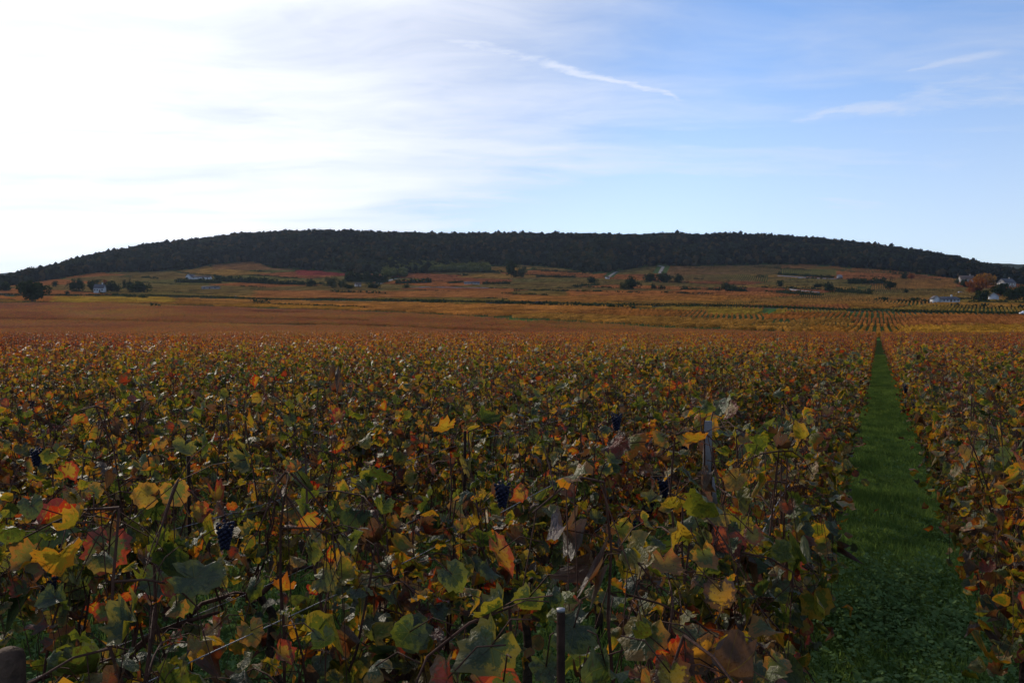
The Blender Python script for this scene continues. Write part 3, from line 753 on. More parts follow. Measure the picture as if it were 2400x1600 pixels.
scatter('vineyard_rows', FULL, P[keep], rot[keep], np.c_[np.ones(n), np.ones(n), hh][keep], rng.integers(0, len(FULL), n)[keep],
        None, 'autumn vine rows of the near vineyard beyond the nearest vines', 'vine rows')
print('mid vines', n)

# row segments, 8 m long, for the parcels beyond the slanting grass track
def seg_mesh(seed, L, ncard, size, near=True, h=1.2):
    r_ = np.random.default_rng(seed); t = r_.uniform(-L/2, L/2, ncard)
    z = .35+(h-.35)*r_.beta(1.8, 1.1, ncard)+.06*np.sin(t*3+seed)+.05*np.sin(t*7+seed*2); x = r_.normal(0, .13, ncard)
    V, T = card_quads(r_, np.c_[x, t, z], size)
    c = np.array([leaf_class(r_, r_.random() < .15) for _ in range(ncard)]) if near else r_.random(ncard)
    lr = np.repeat(np.c_[c, r_.random(ncard), np.zeros(ncard)], 4, 0)
    uv = np.tile([[.0, -.6, .62], [.5, .1, .62], [0, .8, .8], [-.5, .1, .62]], (ncard, 1))
    return mesh('row_segment', V, T, M_LEAF if near else M_ROW, {'lr': ('FLOAT_VECTOR', lr), 'luv': ('FLOAT_VECTOR', uv)})
SEGD = [seg_mesh(300+k, 8.0, 260, .17, False) for k in range(8)]
def seg_rot(x, y, ang, L):
    dx, dy = -np.sin(ang)*L/2, np.cos(ang)*L/2
    p = np.arctan2(terrain(x+dx, y+dy)-terrain(x-dx, y-dy), L)
    return np.c_[p, np.zeros(len(x)), ang]
# parcels of vines beyond the track and on the slope: each with its own direction, spacing and autumn colour
# explicit parcels come first: (photo box that holds it, tint, row spacing, row angle)
EXPL = [((1660, 1840, 726, 741), (0.30, 0.20, 0.035), 2.0, 0.0), ((1740, 1990, 718, 731), (0.30, 0.115, 0.045), 2.0, 0.12),
        ((1790, 2070, 737, 752), (0.32, 0.12, 0.03), 1.9, 0.0), ((1900, 2110, 767, 795), (0.33, 0.15, 0.03), 1.7, 0.0),
        ((1560, 1830, 622, 646), (0.22, 0.115, 0.055), 2.1, 0.05), ((1560, 1800, 646, 662), (0.22, 0.13, 0.05), 2.1, 0.10),
        ((1440, 1545, 625, 645), (0.16, 0.12, 0.045), 1.2, -.2), ((697, 820, 632, 647), (0.22, 0.05, 0.05), 1.2, 0), ((500, 700, 612, 634), (0.19, 0.10, 0.05), 1.2, 0),
        ((2000, 2400, 745, 768), (0.32, 0.125, 0.04), 1.2, 0), ((1330, 1560, 684, 696), (0.38, 0.15, 0.05), 1.2, 0), ((130, 410, 699, 712), (0.33, 0.21, 0.035), 1.2, 0),
        ((600, 1200, 685, 701), (0.32, 0.135, 0.05), 1.2, 0), ((1200, 1700, 697, 709), (0.34, 0.15, 0.04), 1.2, 0), ((2110, 2400, 770, 796), (0.36, 0.19, 0.03), 1.3, 0),
        ((1200, 1345, 655, 664), (0.16, 0.13, 0.05), 2.0, 0), ((1830, 1960, 632, 648), (0.20, 0.155, 0.045), 1.9, 0.1), ((2040, 2240, 655, 680), (0.26, 0.13, 0.045), 1.3, 0)]
PAL_N = np.array([(0.34, 0.17, 0.03), (0.30, 0.15, 0.035), (0.33, 0.135, 0.035), (0.33, 0.17, 0.04), (0.38, 0.17, 0.045), (0.26, 0.16, 0.035)])
PAL_F = np.array([(0.17, 0.12, 0.045), (0.28, 0.11, 0.045), (0.17, 0.13, 0.05), (0.33, 0.13, 0.05), (0.17, 0.115, 0.045), (0.27, 0.16, 0.05), (0.14, 0.125, 0.045), (0.24, 0.09, 0.045)])
PHI = radians(-14); cP, sP = cos(PHI), sin(PHI)
segs = []; edges = []
CW, CL_ = 95.0, 62.0
rp = np.random.default_rng(77)
for ci_ in range(-16, 12):
    off = rp.uniform(0, CL_)
    for cj in range(0, 22):
        u0, v0 = ci_*CW, cj*CL_+off
        spc = rp.choice([1.1, 1.25, 1.5, 1.9]); aa = rp.normal(0, .10); tn = rp.random(); gapm = rp.choice([.8, 1.6, 3.0])
        cu, cv = u0+CW/2, v0+CL_/2
        x_c, y_c = cu*cP-cv*sP, cu*sP+cv*cP
        Dc, Rc, pc_ = to_cam(x_c, y_c)
        if Dc < 60 or abs(Rc) > Dc*.66+120 or Dc > 1250: continue
        nr_ = int(CW/spc)+4
        uu, vv = np.meshgrid((np.arange(nr_)-nr_/2)*spc, np.arange(-CL_/2-8, CL_/2+8, 8.0))
        uu = uu.ravel(); vv = vv.ravel()+rp.uniform(0, 8)
        # rotate the parcel's rows within the parcel
        ul = uu*cos(aa-PHI)-vv*sin(aa-PHI); vl = uu*sin(aa-PHI)+vv*cos(aa-PHI)
        # parcel limits in the parcel frame
        inn = (np.abs(ul) < CW/2-gapm) & (np.abs(vl) < CL_/2-gapm-2)
        ul, vl = ul[inn], vl[inn]
        if not len(ul): continue
        gx_, gy_ = (cu+ul)*cP-(cv+vl)*sP, (cu+ul)*sP+(cv+vl)*cP
        if rp.random() < .8:                                  # scrub along the lower edge of the parcel
            q0, q1 = sorted(rp.uniform(-CW/2, CW/2, 2)); m__ = int((q1-q0)/.7)+2; uu_ = rp.uniform(q0, q1, m__); vv_ = -CL_/2+rp.normal(0, .8, m__)
            edges.append(np.c_[(cu+uu_)*cP-(cv+vv_)*sP, (cu+uu_)*sP+(cv+vv_)*cP, rp.uniform(1.0, 3.6)*(.5+.5*np.abs(np.sin(uu_*.21+ci_)))])
        k_ = len(gx_)
        segs.append(np.c_[gx_, gy_, np.full(k_, aa), np.full(k_, tn), np.full(k_, rp.random()), np.full(k_, -1)])
SG = np.concatenate(segs); EDG = np.concatenate(edges)
pxx, pyy, dd = img_y(SG[:, 0], SG[:, 1]); D_, R__, _ = to_cam(SG[:, 0], SG[:, 1])
def in_expl(px, py):
    r = np.full(len(px), -1)
    for k_, (bx_, _, _, _) in enumerate(EXPL):
        w = 2.5*np.sin(px*.013+k_)
        r = np.where((px > bx_[0]) & (px < bx_[1]) & (py+w*.3 > bx_[2]) & (py+w*.3 < bx_[3]) & (r < 0), k_, r)
    return r
base_ok = (pyy < trb_y(pxx)) & (np.abs(R__) < D_*.66) & (pyy > foot_y(pxx)+1.0) & (D_ < 1180)
ex = in_expl(pxx, pyy)
SG = SG[base_ok & (ex < 0)]
# explicit parcels
es = []
for k_, (bx_, tn_, spc, aa) in enumerate(EXPL):
    Ds = D_of_y(bx_[2]), D_of_y(bx_[3])
    cx_, cy_ = world_of((bx_[0]+bx_[1])/2, (Ds[0]+Ds[1])/2); ext = max(abs(Ds[0]-Ds[1]), (bx_[1]-bx_[0])/F*max(Ds))*.75+10
    uu, vv = np.meshgrid(np.arange(-ext, ext, spc), np.arange(-ext, ext, 8.0)); uu, vv = uu.ravel(), vv.ravel()
    x_ = cx_+uu*cos(aa)-vv*sin(aa); y_ = cy_+uu*sin(aa)+vv*cos(aa)
    p_, q_, d_ = img_y(x_, y_); e_ = in_expl(p_, q_)
    sel_ = (e_ == k_) & (q_ < trb_y(p_)) & (q_ > foot_y(p_)+1.0)
    if sel_.any(): es.append(np.c_[x_[sel_], y_[sel_], np.full(sel_.sum(), aa), np.zeros(sel_.sum()), np.zeros(sel_.sum()), np.full(sel_.sum(), k_)])
SG = np.concatenate([SG]+es)
gap = np.ones(len(SG), bool)
for nm, w in (('road', 11.0), ('verge', 9.0), ('trb', 6.5), ('pale1', 6), ('pale2', 8), ('pale3', 5), ('green1', 3)):
    gap &= line_dist(SG[:, 0], SG[:, 1], lines[nm]) > w
SG = SG[gap]
D_, _, _ = to_cam(SG[:, 0], SG[:, 1])
wN = np.clip((620-D_)/200, 0, 1)[:, None]
iN = (SG[:, 3]*len(PAL_N)).astype(int) % len(PAL_N); iF = (SG[:, 3]*len(PAL_F)).astype(int) % len(PAL_F)
tint = PAL_N[iN]*wN + PAL_F[iF]*(1-wN)
for k_, e_ in enumerate(EXPL): tint[SG[:, 5] == k_] = e_[1]
tint = tint*rng.uniform(.85, 1.6, (len(SG), 1))
n = len(SG)
scatter('hillside_vineyard_rows', SEGD, np.c_[SG[:, 0], SG[:, 1], terrain(SG[:, 0], SG[:, 1])], seg_rot(SG[:, 0], SG[:, 1], SG[:, 2], 8.0),
        np.c_[np.ones(n), np.ones(n), rng.uniform(.9, 1.1, n)], rng.integers(0, 8, n), tint, 'patchwork of orange, red and olive vine parcels rising to the wood', 'vine rows')
print('D segs', n)

p_, q_, d_ = img_y(EDG[:, 0], EDG[:, 1]); EDG = EDG[(d_ > 380) & (q_ > foot_y(p_)+2) & (p_ > -300) & (p_ < 2700)]
EDG = np.repeat(EDG, 5, 0); n = len(EDG); cx_ = EDG[:, 0]+rng.normal(0, .8, n); cy_ = EDG[:, 1]+rng.normal(0, .8, n)
V, T = card_quads(rng, np.c_[cx_, cy_, terrain(cx_, cy_)+EDG[:, 2]*rng.random(n)], .8)
o = obj('field_edge_scrub', mesh('field_edge_scrub', V, T, M_HEDGE, {'lr': ('FLOAT_VECTOR', np.repeat(np.c_[rng.random(n), np.zeros(n), np.zeros(n)], 4, 0))})); o['kind'] = 'stuff'
o['label'] = 'thin dark scrub along the terrace edges of the slope parcels'; o['category'] = 'scrub'
# ------------------------------------------------------------------ woodland on the ridge
def crown_arrays(r_, rx, rz, ncl, ncard, size, core=.72, cone=0.0):
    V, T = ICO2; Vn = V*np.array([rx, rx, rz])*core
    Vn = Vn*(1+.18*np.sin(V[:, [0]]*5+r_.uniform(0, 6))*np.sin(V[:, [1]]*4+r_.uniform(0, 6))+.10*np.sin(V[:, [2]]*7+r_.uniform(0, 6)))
    m_ = MB(); cl = r_.normal(0, 1, (ncl, 3)); cl /= np.linalg.norm(cl, axis=1)[:, None]; cl *= r_.uniform(.62, .95, (ncl, 1))
    cl = cl*np.array([rx, rx, rz]); cs = r_.uniform(.22, .40, ncl)*rx
    which = r_.integers(0, ncl, ncard); o_ = r_.normal(0, 1, (ncard, 3)); o_ /= np.linalg.norm(o_, axis=1)[:, None]
    C = cl[which]+o_*cs[which][:, None]*r_.uniform(.5, 1.0, (ncard, 1))
    bright = np.clip(.5+.25*r_.normal(0, 1, ncl), 0, 1)
    v_, t_ = card_quads(r_, C, size)
    if cone:
        for A in (v_, Vn): A[:, :2] *= (1-cone*np.clip((A[:, [2]]/rz+1)/2, 0, 1.1))
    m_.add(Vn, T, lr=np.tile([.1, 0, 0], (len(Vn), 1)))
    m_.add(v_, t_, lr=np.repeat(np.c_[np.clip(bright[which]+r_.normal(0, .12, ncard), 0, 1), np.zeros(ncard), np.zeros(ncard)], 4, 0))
    return m_
WT = []
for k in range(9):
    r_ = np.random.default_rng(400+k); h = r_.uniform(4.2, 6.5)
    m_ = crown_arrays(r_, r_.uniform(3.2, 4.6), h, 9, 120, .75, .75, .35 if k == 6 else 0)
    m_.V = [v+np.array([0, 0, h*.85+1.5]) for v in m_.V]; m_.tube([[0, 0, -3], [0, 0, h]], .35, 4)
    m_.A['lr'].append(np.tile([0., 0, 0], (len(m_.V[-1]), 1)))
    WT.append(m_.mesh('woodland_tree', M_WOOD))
step = 6.2
U, Vv = np.meshgrid(np.arange(-1500, 1500, step), np.arange(650, 1640, step))
U = U.ravel()+rng.uniform(-2.6, 2.6, U.size); Vv = Vv.ravel()+rng.uniform(-2.6, 2.6, Vv.size)
x = CX+FW[0]*Vv+RT[0]*U; y = CY+FW[1]*Vv+RT[1]*U
D_, R__, px_ = to_cam(x, y)
Df = D_of_y(foot_y(px_)); jag = 9*np.sin(px_*.05)+7*np.sin(px_*.13+1)
m_ = (np.abs(R__) < D_*.68) & (D_ > Df+np.maximum(jag*.6, -3)) & (D_ < Df+470) & (px_ > -300)
x, y, D_ = x[m_], y[m_], D_[m_]; n = len(x)
ss = np.clip(rng.lognormal(0, .17, n), .65, 1.25); zs = ss*rng.uniform(.78, 1.05, n)
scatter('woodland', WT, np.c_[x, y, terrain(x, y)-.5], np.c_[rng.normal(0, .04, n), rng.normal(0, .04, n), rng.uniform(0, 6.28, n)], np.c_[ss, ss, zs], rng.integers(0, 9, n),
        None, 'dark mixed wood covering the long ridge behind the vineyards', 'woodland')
print('wood', n)
# pale young copse at the wood's edge
OT = []
for k in range(4):
    r_ = np.random.default_rng(450+k); m_ = crown_arrays(r_, 2.6, 3.6, 8, 110, .5, .75)
    m_.V = [v+np.array([0, 0, 3.6]) for v in m_.V]; OT.append(m_.mesh('copse_tree', M_COPSE))
pp = []
for (p0, p1, ya, yb, cnt) in ((962, 1146, 632, 640, 330), (900, 950, 628, 652, 60)):
    for _ in range(cnt):
        p = rng.uniform(p0, p1); yy = rng.uniform(ya, yb); Dq = float(D_of_y(yy)); a_, b_ = world_of(p, Dq); pp.append((a_, b_, float(terrain(a_, b_))))
pp = np.array(pp); n = len(pp); ss = rng.uniform(.8, 1.35, n)
scatter('copse', OT, pp, np.c_[np.zeros(n), np.zeros(n), rng.uniform(0, 6, n)], np.c_[ss*1.5, ss*1.5, ss*1.05], rng.integers(0, 4, n), None,
        'pale olive copse lying along the lower edge of the dark wood', 'woodland')

# ------------------------------------------------------------------ single trees, hedges
def make_tree(name, label, px, ybase, wpx, hpx, material, cat='tree', group='trees among the vineyards', seed=0, cone=0.0, trunk=0.18, ncard=650, rzs=None):
    """tree with the height and width it shows at its distance"""
    loc, D = at(px, ybase); w = wpx*D/F; h = hpx*D/F; r_ = np.random.default_rng(500+seed)
    t = thing(name, label, cat, loc, r_.uniform(0, 6), group)
    ch = h*(1-trunk)/2; cm = crown_arrays(r_, w/2*(1.45 if cone > .3 else 1.10), ch*1.10, 20, int(ncard*1.3), max(w*.05, .22), .60, cone)
    cm.V = [v+np.array([0, 0, h*trunk+ch]) for v in cm.V]
    obj('crown', cm.mesh('crown', material), t)
    tm = MB().tube([[0, 0, -.6], [.03*w, 0, h*trunk*.6], [0, .02*w, h*trunk+ch*.5], [.02*w, 0, h*trunk+ch*1.3]], [.035*w+.08, .03*w+.06, .02*w+.04, .03], 7)
    for k_ in range(4):
        a_ = k_*1.6+r_.uniform(0, .8); tm.tube([[0, 0, h*trunk+ch*.2], [cos(a_)*w*.15, sin(a_)*w*.15, h*trunk+ch*.7], [cos(a_)*w*.3, sin(a_)*w*.3, h*trunk+ch*1.1]], [.02*w+.02, .012*w+.02, .02], 5)
    obj('trunk', tm.mesh('trunk', M_TBARK, True), t)
    return t
TREES = [
 ('broad_tree', 'large round dark green tree standing alone in the left vineyards', 78, 711, 58, 52, M_DARKG, 0, .27),
 ('broad_tree', 'dark bushy tree cut off by the left edge of the view', 12, 686, 32, 22, M_DARKG, 0, .08),
 ('small_tree', 'small dim tree just right of the lone round tree, farther off', 130, 676, 14, 17, M_DARKG, 0, .15),
 ('shrub', 'small dark shrub below the left end of the farmhouse grove', 158, 692, 10, 10, M_DARKG, 0, .05),
 ('conifer', 'pointed dark tree at the left end of the farmhouse grove', 172, 686, 24, 30, M_DARKG, .35, .08),
 ('conifer', 'taller dark tree, second from left in the farmhouse grove', 187, 687, 22, 36, M_DARKG, .4, .08),
 ('broad_tree', 'dark tree touching the left wall of the white farmhouse', 217, 686, 24, 32, M_DARKG, 0, .08),
 ('broad_tree', 'broad dark tree immediately right of the white farmhouse', 262, 687, 38, 26, M_DARKG, 0, .06),
 ('conifer', 'slim pointed tree rising in the middle right of the farmhouse grove', 292, 680, 10, 26, M_DARKG, .5, .08),
 ('conifer', 'tallest pointed tree right of the slim one in the farmhouse grove', 305, 687, 20, 34, M_DARKG, .5, .06),
 ('broad_tree', 'wide dark tree ending the farmhouse grove on the right', 328, 688, 46, 26, M_DARKG, 0, .05),
 ('reddish_tree', 'thin reddish tree behind the roof of the white farmhouse', 247, 668, 9, 14, M_ORANGE, 0, .15),
 ('broad_tree', 'round dark tree standing in the hedge line left of the stone hut', 729, 675, 24, 21, M_DARKG, 0, .08),
 ('broad_tree', 'big olive tree, left of the pair beside the stone hut', 778, 678, 30, 30, M_OLIVE, 0, .06),
 ('broad_tree', 'olive tree, right of the pair beside the stone hut', 800, 678, 22, 24, M_OLIVE, 0, .06),
 ('shrub', 'rounded dark shrub touching the left side of the stone hut', 820, 680, 22, 15, M_DARKG, 0, .04),
 ('shrub', 'wide dark shrub right of the stone hut', 875, 678, 30, 15, M_DARKG, 0, .04),
 ('shrub', 'grey-green shrub at the left end of the long retaining wall', 953, 677, 16, 12, M_OLIVE, 0, .05),
 ('broad_tree', 'dark tree standing right of the pale copse, below the wood', 1198, 653, 30, 42, M_DARKG, 0, .05),
 ('broad_tree', 'wide dim tree beside the dark one below the wood', 1222, 652, 30, 26, M_OLIVE, 0, .05),
 ('small_tree', 'rounded dark tree in the dip left of the curving stone track', 1387, 666, 24, 18, M_DARKG, 0, .06),
 ('broad_tree', 'big sprawling tree, largest one on the middle slope', 1480, 682, 40, 34, M_DARKG, .25, .05),
 ('broad_tree', 'lower olive tree leaning against the big sprawling one', 1464, 682, 26, 20, M_OLIVE, 0, .05),
 ('broad_tree', 'left tree of three in the clump under the pale zigzag track', 1523, 664, 28, 22, M_DARKG, 0, .05),
 ('broad_tree', 'middle tree of three in the clump under the pale zigzag track', 1556, 664, 36, 22, M_DARKG, 0, .05),
 ('broad_tree', 'right tree of three in the clump under the pale zigzag track', 1589, 664, 22, 22, M_DARKG, .15, .05),
 ('shrub', 'dark shrub below the three-tree clump, left one of two', 1531, 680, 18, 14, M_DARKG, .3, .05),
 ('shrub', 'low dark shrub below the three-tree clump, right one of two', 1551, 680, 17, 9, M_DARKG, 0, .05),
 ('broad_tree', 'olive tree above a bushy hedge, right of the pale ramp', 1702, 684, 22, 25, M_OLIVE, 0, .05),
 ('small_tree', 'small round tree near the field wall on the right slope', 1828, 675, 17, 19, M_DARKG, 0, .08),
 ('small_tree', 'small tree left of the pointed one on the right slope', 1915, 677, 22, 14, M_DARKG, .2, .06),
 ('broad_tree', 'pointed dark tree on the right slope with hedge trailing from it', 1941, 685, 28, 25, M_DARKG, .3, .05),
 ('broad_tree', 'square-topped dark tree standing alone on the right slope', 2086, 681, 24, 26, M_DARKG, 0, .05),
 ('small_tree', 'tiny tree right of the square-topped tree', 2123, 688, 10, 11, M_DARKG, 0, .08),
 ('autumn_tree', 'red-orange tree in front of the village houses on the right', 2289, 690, 44, 38, M_ORANGE, 0, .06),
 ('autumn_tree', 'amber yellow tree rising behind the red-orange one', 2310, 680, 42, 38, M_AMBER, 0, .06),
 ('broad_tree', 'dark green tree in front of the red-orange tree, right of the white bungalow', 2302, 712, 36, 30, M_DARKG, 0, .05),
 ('broad_tree', 'dark tree left of the grey-roofed house at the right edge', 2345, 698, 36, 34, M_DARKG, 0, .05),
 ('broad_tree', 'dark tree below the grey-roofed house at the right edge', 2376, 708, 40, 32, M_DARKG, 0, .05),
 ('broad_tree', 'dark tree cut by the right edge beside the grey-roofed house', 2398, 700, 30, 36, M_DARKG, 0, .05),
 ('small_tree', 'dim tree under the brown-roofed village house', 2262, 676, 22, 20, M_DARKG, 0, .05),
 ('small_tree', 'small olive tree left of the brown-roofed village house', 2243, 668, 14, 16, M_OLIVE, 0, .05),
 ('autumn_tree', 'small rust-coloured tree against the dark wood on the right', 2135, 655, 16, 14, M_ORANGE, 0, .06),
 ('small_tree', 'small dark tree beside the rust-coloured one at the wood edge', 2118, 657, 18, 18, M_DARKG, 0, .06),
]
for k, (nm, lab, px, yb, w, h, mt, cone, tr) in enumerate(TREES):
    make_tree(nm, lab, px, yb, w, h, mt, 'shrub' if nm == 'shrub' else 'tree', seed=k, cone=cone, trunk=tr, ncard=1500 if k == 0 else (420 if nm in ('shrub', 'small_tree') else 650))

def hedge(label, p0, y0, p1, y1, hpx, seed, material=M_HEDGE, wide=2.5):
    A0, D0 = at(p0, y0); A1, D1 = at(p1, y1); h = 1.6*hpx*(D0+D1)/2/F; r_ = np.random.default_rng(700+seed)
    L = math.hypot(A1.x-A0.x, A1.y-A0.y); nb = max(4, int(L/2.2)); n = int(nb*26)
    t = r_.random(n); bump_ = .62+.38*np.abs(np.sin(t*nb*.9+seed)*np.sin(t*nb*.37+1.3*seed))+.08*r_.normal(0, 1, n)
    u, v = r_.normal(0, .4, n)*wide, r_.random(n)**.6
    dx, dy = (A1.x-A0.x)/L, (A1.y-A0.y)/L
    x = A0.x+(A1.x-A0.x)*t-dy*u; y = A0.y+(A1.y-A0.y)*t+dx*u
    mx_, my_ = (A0.x+A1.x)/2, (A0.y+A1.y)/2; mz = float(terrain(mx_, my_))
    z = terrain(x, y)-mz+h*v*bump_
    V, T = card_quads(r_, np.c_[x-mx_, y-my_, z], max(.45, h*.16))
    m_ = MB().add(V, T, lr=np.repeat(np.c_[r_.random(n), np.zeros(n), np.zeros(n)], 4, 0))
    # solid inner body so that the hedge is not see-through
    kx = np.linspace(0, 1, nb+1); ring = []
    for q_ in kx:
        bx_, by_ = A0.x+(A1.x-A0.x)*q_-mx_, A0.y+(A1.y-A0.y)*q_-my_; bz = float(terrain(bx_+mx_, by_+my_))-mz
        hh_ = h*(.45+.3*abs(sin(q_*nb*.9+seed)*sin(q_*nb*.37+1.3*seed)))*(.35 if q_ in (0, 1) else 1)
        for s_, zz in ((-.5, -.3), (-.35, hh_*.8), (0, hh_), (.35, hh_*.8), (.5, -.3)): ring.append([bx_-dy*s_*wide, by_+dx*s_*wide, bz+zz])
    T2 = [[5*i+j, 5*i+j+1, 5*(i+1)+j+1, 5*(i+1)+j] for i in range(nb) for j in range(4)]
    m_.add(ring, T2, lr=np.tile([.1, 0, 0], (len(ring), 1)))
    return thing('hedge', label, 'hedge', (mx_, my_, mz), 0, 'hedgerows between the vineyard parcels', m_.mesh('hedge', material))
HED = [
 ('long dark hedge below the white barn, left half of its line', 413, 664, 520, 666, 9), ('long dark hedge running right from the white barn toward the wood', 505, 660, 640, 669, 11),
 ('dark hedge between the barn line and the round hedge tree', 620, 668, 716, 672, 9), ('broad hedge mass above the stone hut', 809, 664, 910, 664, 17),
 ('dark hedge above the long retaining wall, left piece', 925, 668, 1010, 665, 9), ('thin hedge tip at the right end of the pale copse', 1128, 641, 1168, 639, 5),
 ('flat dark hedge right of the low white building', 1130, 668, 1196, 668, 7), ('low dark hedge left of the low white building', 1050, 667, 1086, 664, 6),
 ('thin dark hedge in the dip under the middle wood edge', 1255, 652, 1350, 654, 6), ('low hedge under the round tree in the dip', 1340, 674, 1404, 671, 6),
 ('short flat hedge on the red parcel left of the big sprawling tree', 1302, 678, 1362, 678, 4), ('long thin hedge under the middle slope, left of the sprawling tree', 1205, 684, 1400, 686, 4),
 ('low hedge trailing right of the three-tree clump', 1585, 665, 1616, 665, 4), ('low dark hedge left of the pale ramp', 1594, 683, 1640, 683, 7),
 ('low dark hedge right of the pale ramp', 1655, 684, 1690, 685, 7), ('bushy hedge right of the olive tree above the road', 1700, 686, 1752, 687, 11),
 ('long hedge on the wall in the middle of the right slope', 1820, 646, 1955, 654, 6), ('dim wide hedge under the wood on the right slope', 1985, 668, 2075, 668, 11),
 ('hedge trailing from the pointed tree on the right slope', 1955, 686, 2042, 692, 10), ('low green hedge at the foot of the right slope', 1822, 690, 1925, 696, 8),
 ('thin hedge line above the white bungalow', 2205, 699, 2285, 701, 4), ('dark trimmed hedge left of the white bungalow', 2130, 706, 2190, 708, 5),
 ('dark hedge at the near track, right edge of the view', 2236, 803, 2520, 809, 8), ('thin dark hedge behind the white bungalow field', 2180, 722, 2480, 724, 4),
 ('hedge under the village trees at the right edge', 2270, 712, 2420, 715, 8), ('thin hedge below the left farmhouse grove', 352, 684, 420, 686, 3),
]
for k, (lab, p0, y0, p1, y1, h) in enumerate(HED): hedge(lab, p0, y0, p1, y1, h, k, wide=4.0 if y0 < 780 else 1.2)
# rough grass and weeds on the bank of the road
RV = np.array([at(p, y-1.4)[0][:2] for p, y in ROAD]); sv = np.r_[0, np.cumsum(np.linalg.norm(np.diff(RV, axis=0), axis=1))]
n = 16000; t = rng.uniform(0, sv[-1], n); x = np.interp(t, sv, RV[:, 0])+rng.normal(0, 1.3, n); y = np.interp(t, sv, RV[:, 1])+rng.normal(0, 1.3, n)
hh = .7+.8*(.5+.5*np.sin(t*.05)*np.sin(t*.013+1)); V, T = card_quads(rng, np.c_[x, y, terrain(x, y)+hh*rng.random(n)*1.2], .35)
o = obj('roadside_undergrowth', mesh('roadside_undergrowth', V, T, M_HEDGE, {'lr': ('FLOAT_VECTOR', np.repeat(np.c_[rng.random(n), np.zeros(n), np.zeros(n)], 4, 0))})); o['kind'] = 'stuff'
o['label'] = 'dark weeds and rough grass on the bank of the crossing road'; o['category'] = 'undergrowth'

# ------------------------------------------------------------------ buildings
def house(name, label, cat, px, yb, wpx, hpx, depth, roofm, wallm, rot=0.0, wallfrac=.55, wins=3, door=True, chimney=True, group=None, eave=.35):
    loc, D = at(px, yb); L = wpx*D/F; H = hpx*D/F; hw = H*wallfrac
    t = thing(name, label, cat, (loc.x, loc.y, loc.z+.9), YAW+rot, group)
    m_ = MB(); m_.box((0, 0, hw/2-1), (L/2, depth/2, hw/2+1))
    P = [(-depth/2, hw), (depth/2, hw), (0, H-.12)]
    V = []; 
    for sx in (-1, 1): V += [[sx*(L/2-.01), p[0], p[1]] for p in P]
    m_.add(V, [[0, 1, 2], [5, 4, 3]])
    obj('wall', m_.mesh('wall', wallm), t)
    r_ = MB(); th = .16; e = eave; sl = (H-hw)/(depth/2)
    for sy_ in (-1, 1):
        a_ = [(0, H), (sy_*(depth/2+e), hw-e*sl), (sy_*(depth/2+e), hw-e*sl-th), (0, H-th)]
        V = [[sx*(L/2+e), p[0], p[1]] for sx in (-1, 1) for p in a_]
        r_.add(V, [[0, 1, 2, 3], [7, 6, 5, 4], [0, 4, 5, 1], [1, 5, 6, 2], [2, 6, 7, 3]])
    rf = obj('roof', r_.mesh('roof', roofm), t)
    if chimney: obj('chimney', MB().box((L*.25, 0, H+.3), (.35, .35, .7)).box((L*.25, 0, H+1.05), (.42, .42, .06)).mesh('chimney', wallm), rf)
    slots = wins+(1 if door else 0)
    for k_ in range(slots):
        xk = -L/2+L*(k_+.5)/slots
        if door and k_ == slots//2:
            obj('door', MB().box((xk, -depth/2-.03, min(1.05, hw*.42)), (.5, .04, min(1.05, hw*.42))).mesh('door', M_DOOR), t); continue
        w_ = obj('window', MB().box((xk, -depth/2-.02, hw*.56), (.55, .03, min(.6, hw*.24))).mesh('window', wallm), t)
        obj('pane', MB().box((xk, -depth/2-.055, hw*.56), (.45, .006, min(.5, hw*.2))).mesh('pane', M_PANE), w_)
    return t, L, H, D
house('farmhouse', 'white farmhouse with slate roof half hidden in a dark grove', 'house', 235, 689, 21, 20, 8, M_SLATE, M_WHITE, .2, .55, 3)
house('barn', 'long low white barn on the left slope below the wood', 'barn', 473, 656, 42, 8, 8, M_TILE, M_WHITE, .1, .6, 3, True, False)
house('barn_wing', 'white gabled building at the left end of the long barn', 'barn', 449, 656, 22, 12, 6, M_SLATE, M_WHITE, pi/2-.3, .55, 1, False, False)
house('stone_hut', 'small pale stone hut between two shrubs in mid slope', 'hut', 839, 675, 12, 10, 4.5, M_TILE, M_CREAM, .5, .55, 0, True, False)
house('stone_shed', 'low grey stone shed in the hedge under the left barn', 'shed', 495, 680, 38, 7, 6, M_SLATE, M_STONE, 0, .6, 2, True, False)
house('low_building', 'low white building among flat hedges on the middle slope', 'building', 1106, 668, 36, 6, 6, M_SLATE, M_CREAM, .05, .55, 4, True, False)
t, L, H, D = house('bungalow', 'white bungalow with dark slate roof on the right plain', 'house', 2219, 712, 42, 13, 8, M_SLATE, M_WHITE, .05, .5, 4)
house('gabled_house', 'narrow white gabled wing at the left end of the white bungalow', 'house', 2191, 712, 24, 15, 3.4, M_SLATE, M_WHITE, pi/2-.1, .6, 1, True, False)
house('village_house', 'pale village house with brown tiled roof against the wood', 'house', 2264, 664, 30, 16, 8, M_TILE, M_CREAM, -.2, .5, 3)
house('village_house', 'pale house with wide grey roof above dark trees at the right edge', 'house', 2358, 672, 34, 17, 8, M_SLATE, M_CREAM, .35, .45, 3)
house('village_house', 'small white gabled house half hidden low in the right trees', 'house', 2328, 705, 20, 16, 5, M_SLATE, M_WHITE, pi/2-.4, .55, 2, False, False)
house('stone_hut', 'small round-shouldered stone hut on the right slope wall', 'hut', 1967, 655, 9, 9, 4, M_STONE, M_STONE, .3, .6, 0, True, False)
house('stone_hut', 'tiny pale hut at the lower end of the curving stone track', 'hut', 1423, 656, 7, 6, 4, M_TILE, M_WHITE, .3, .6, 0, True, False)

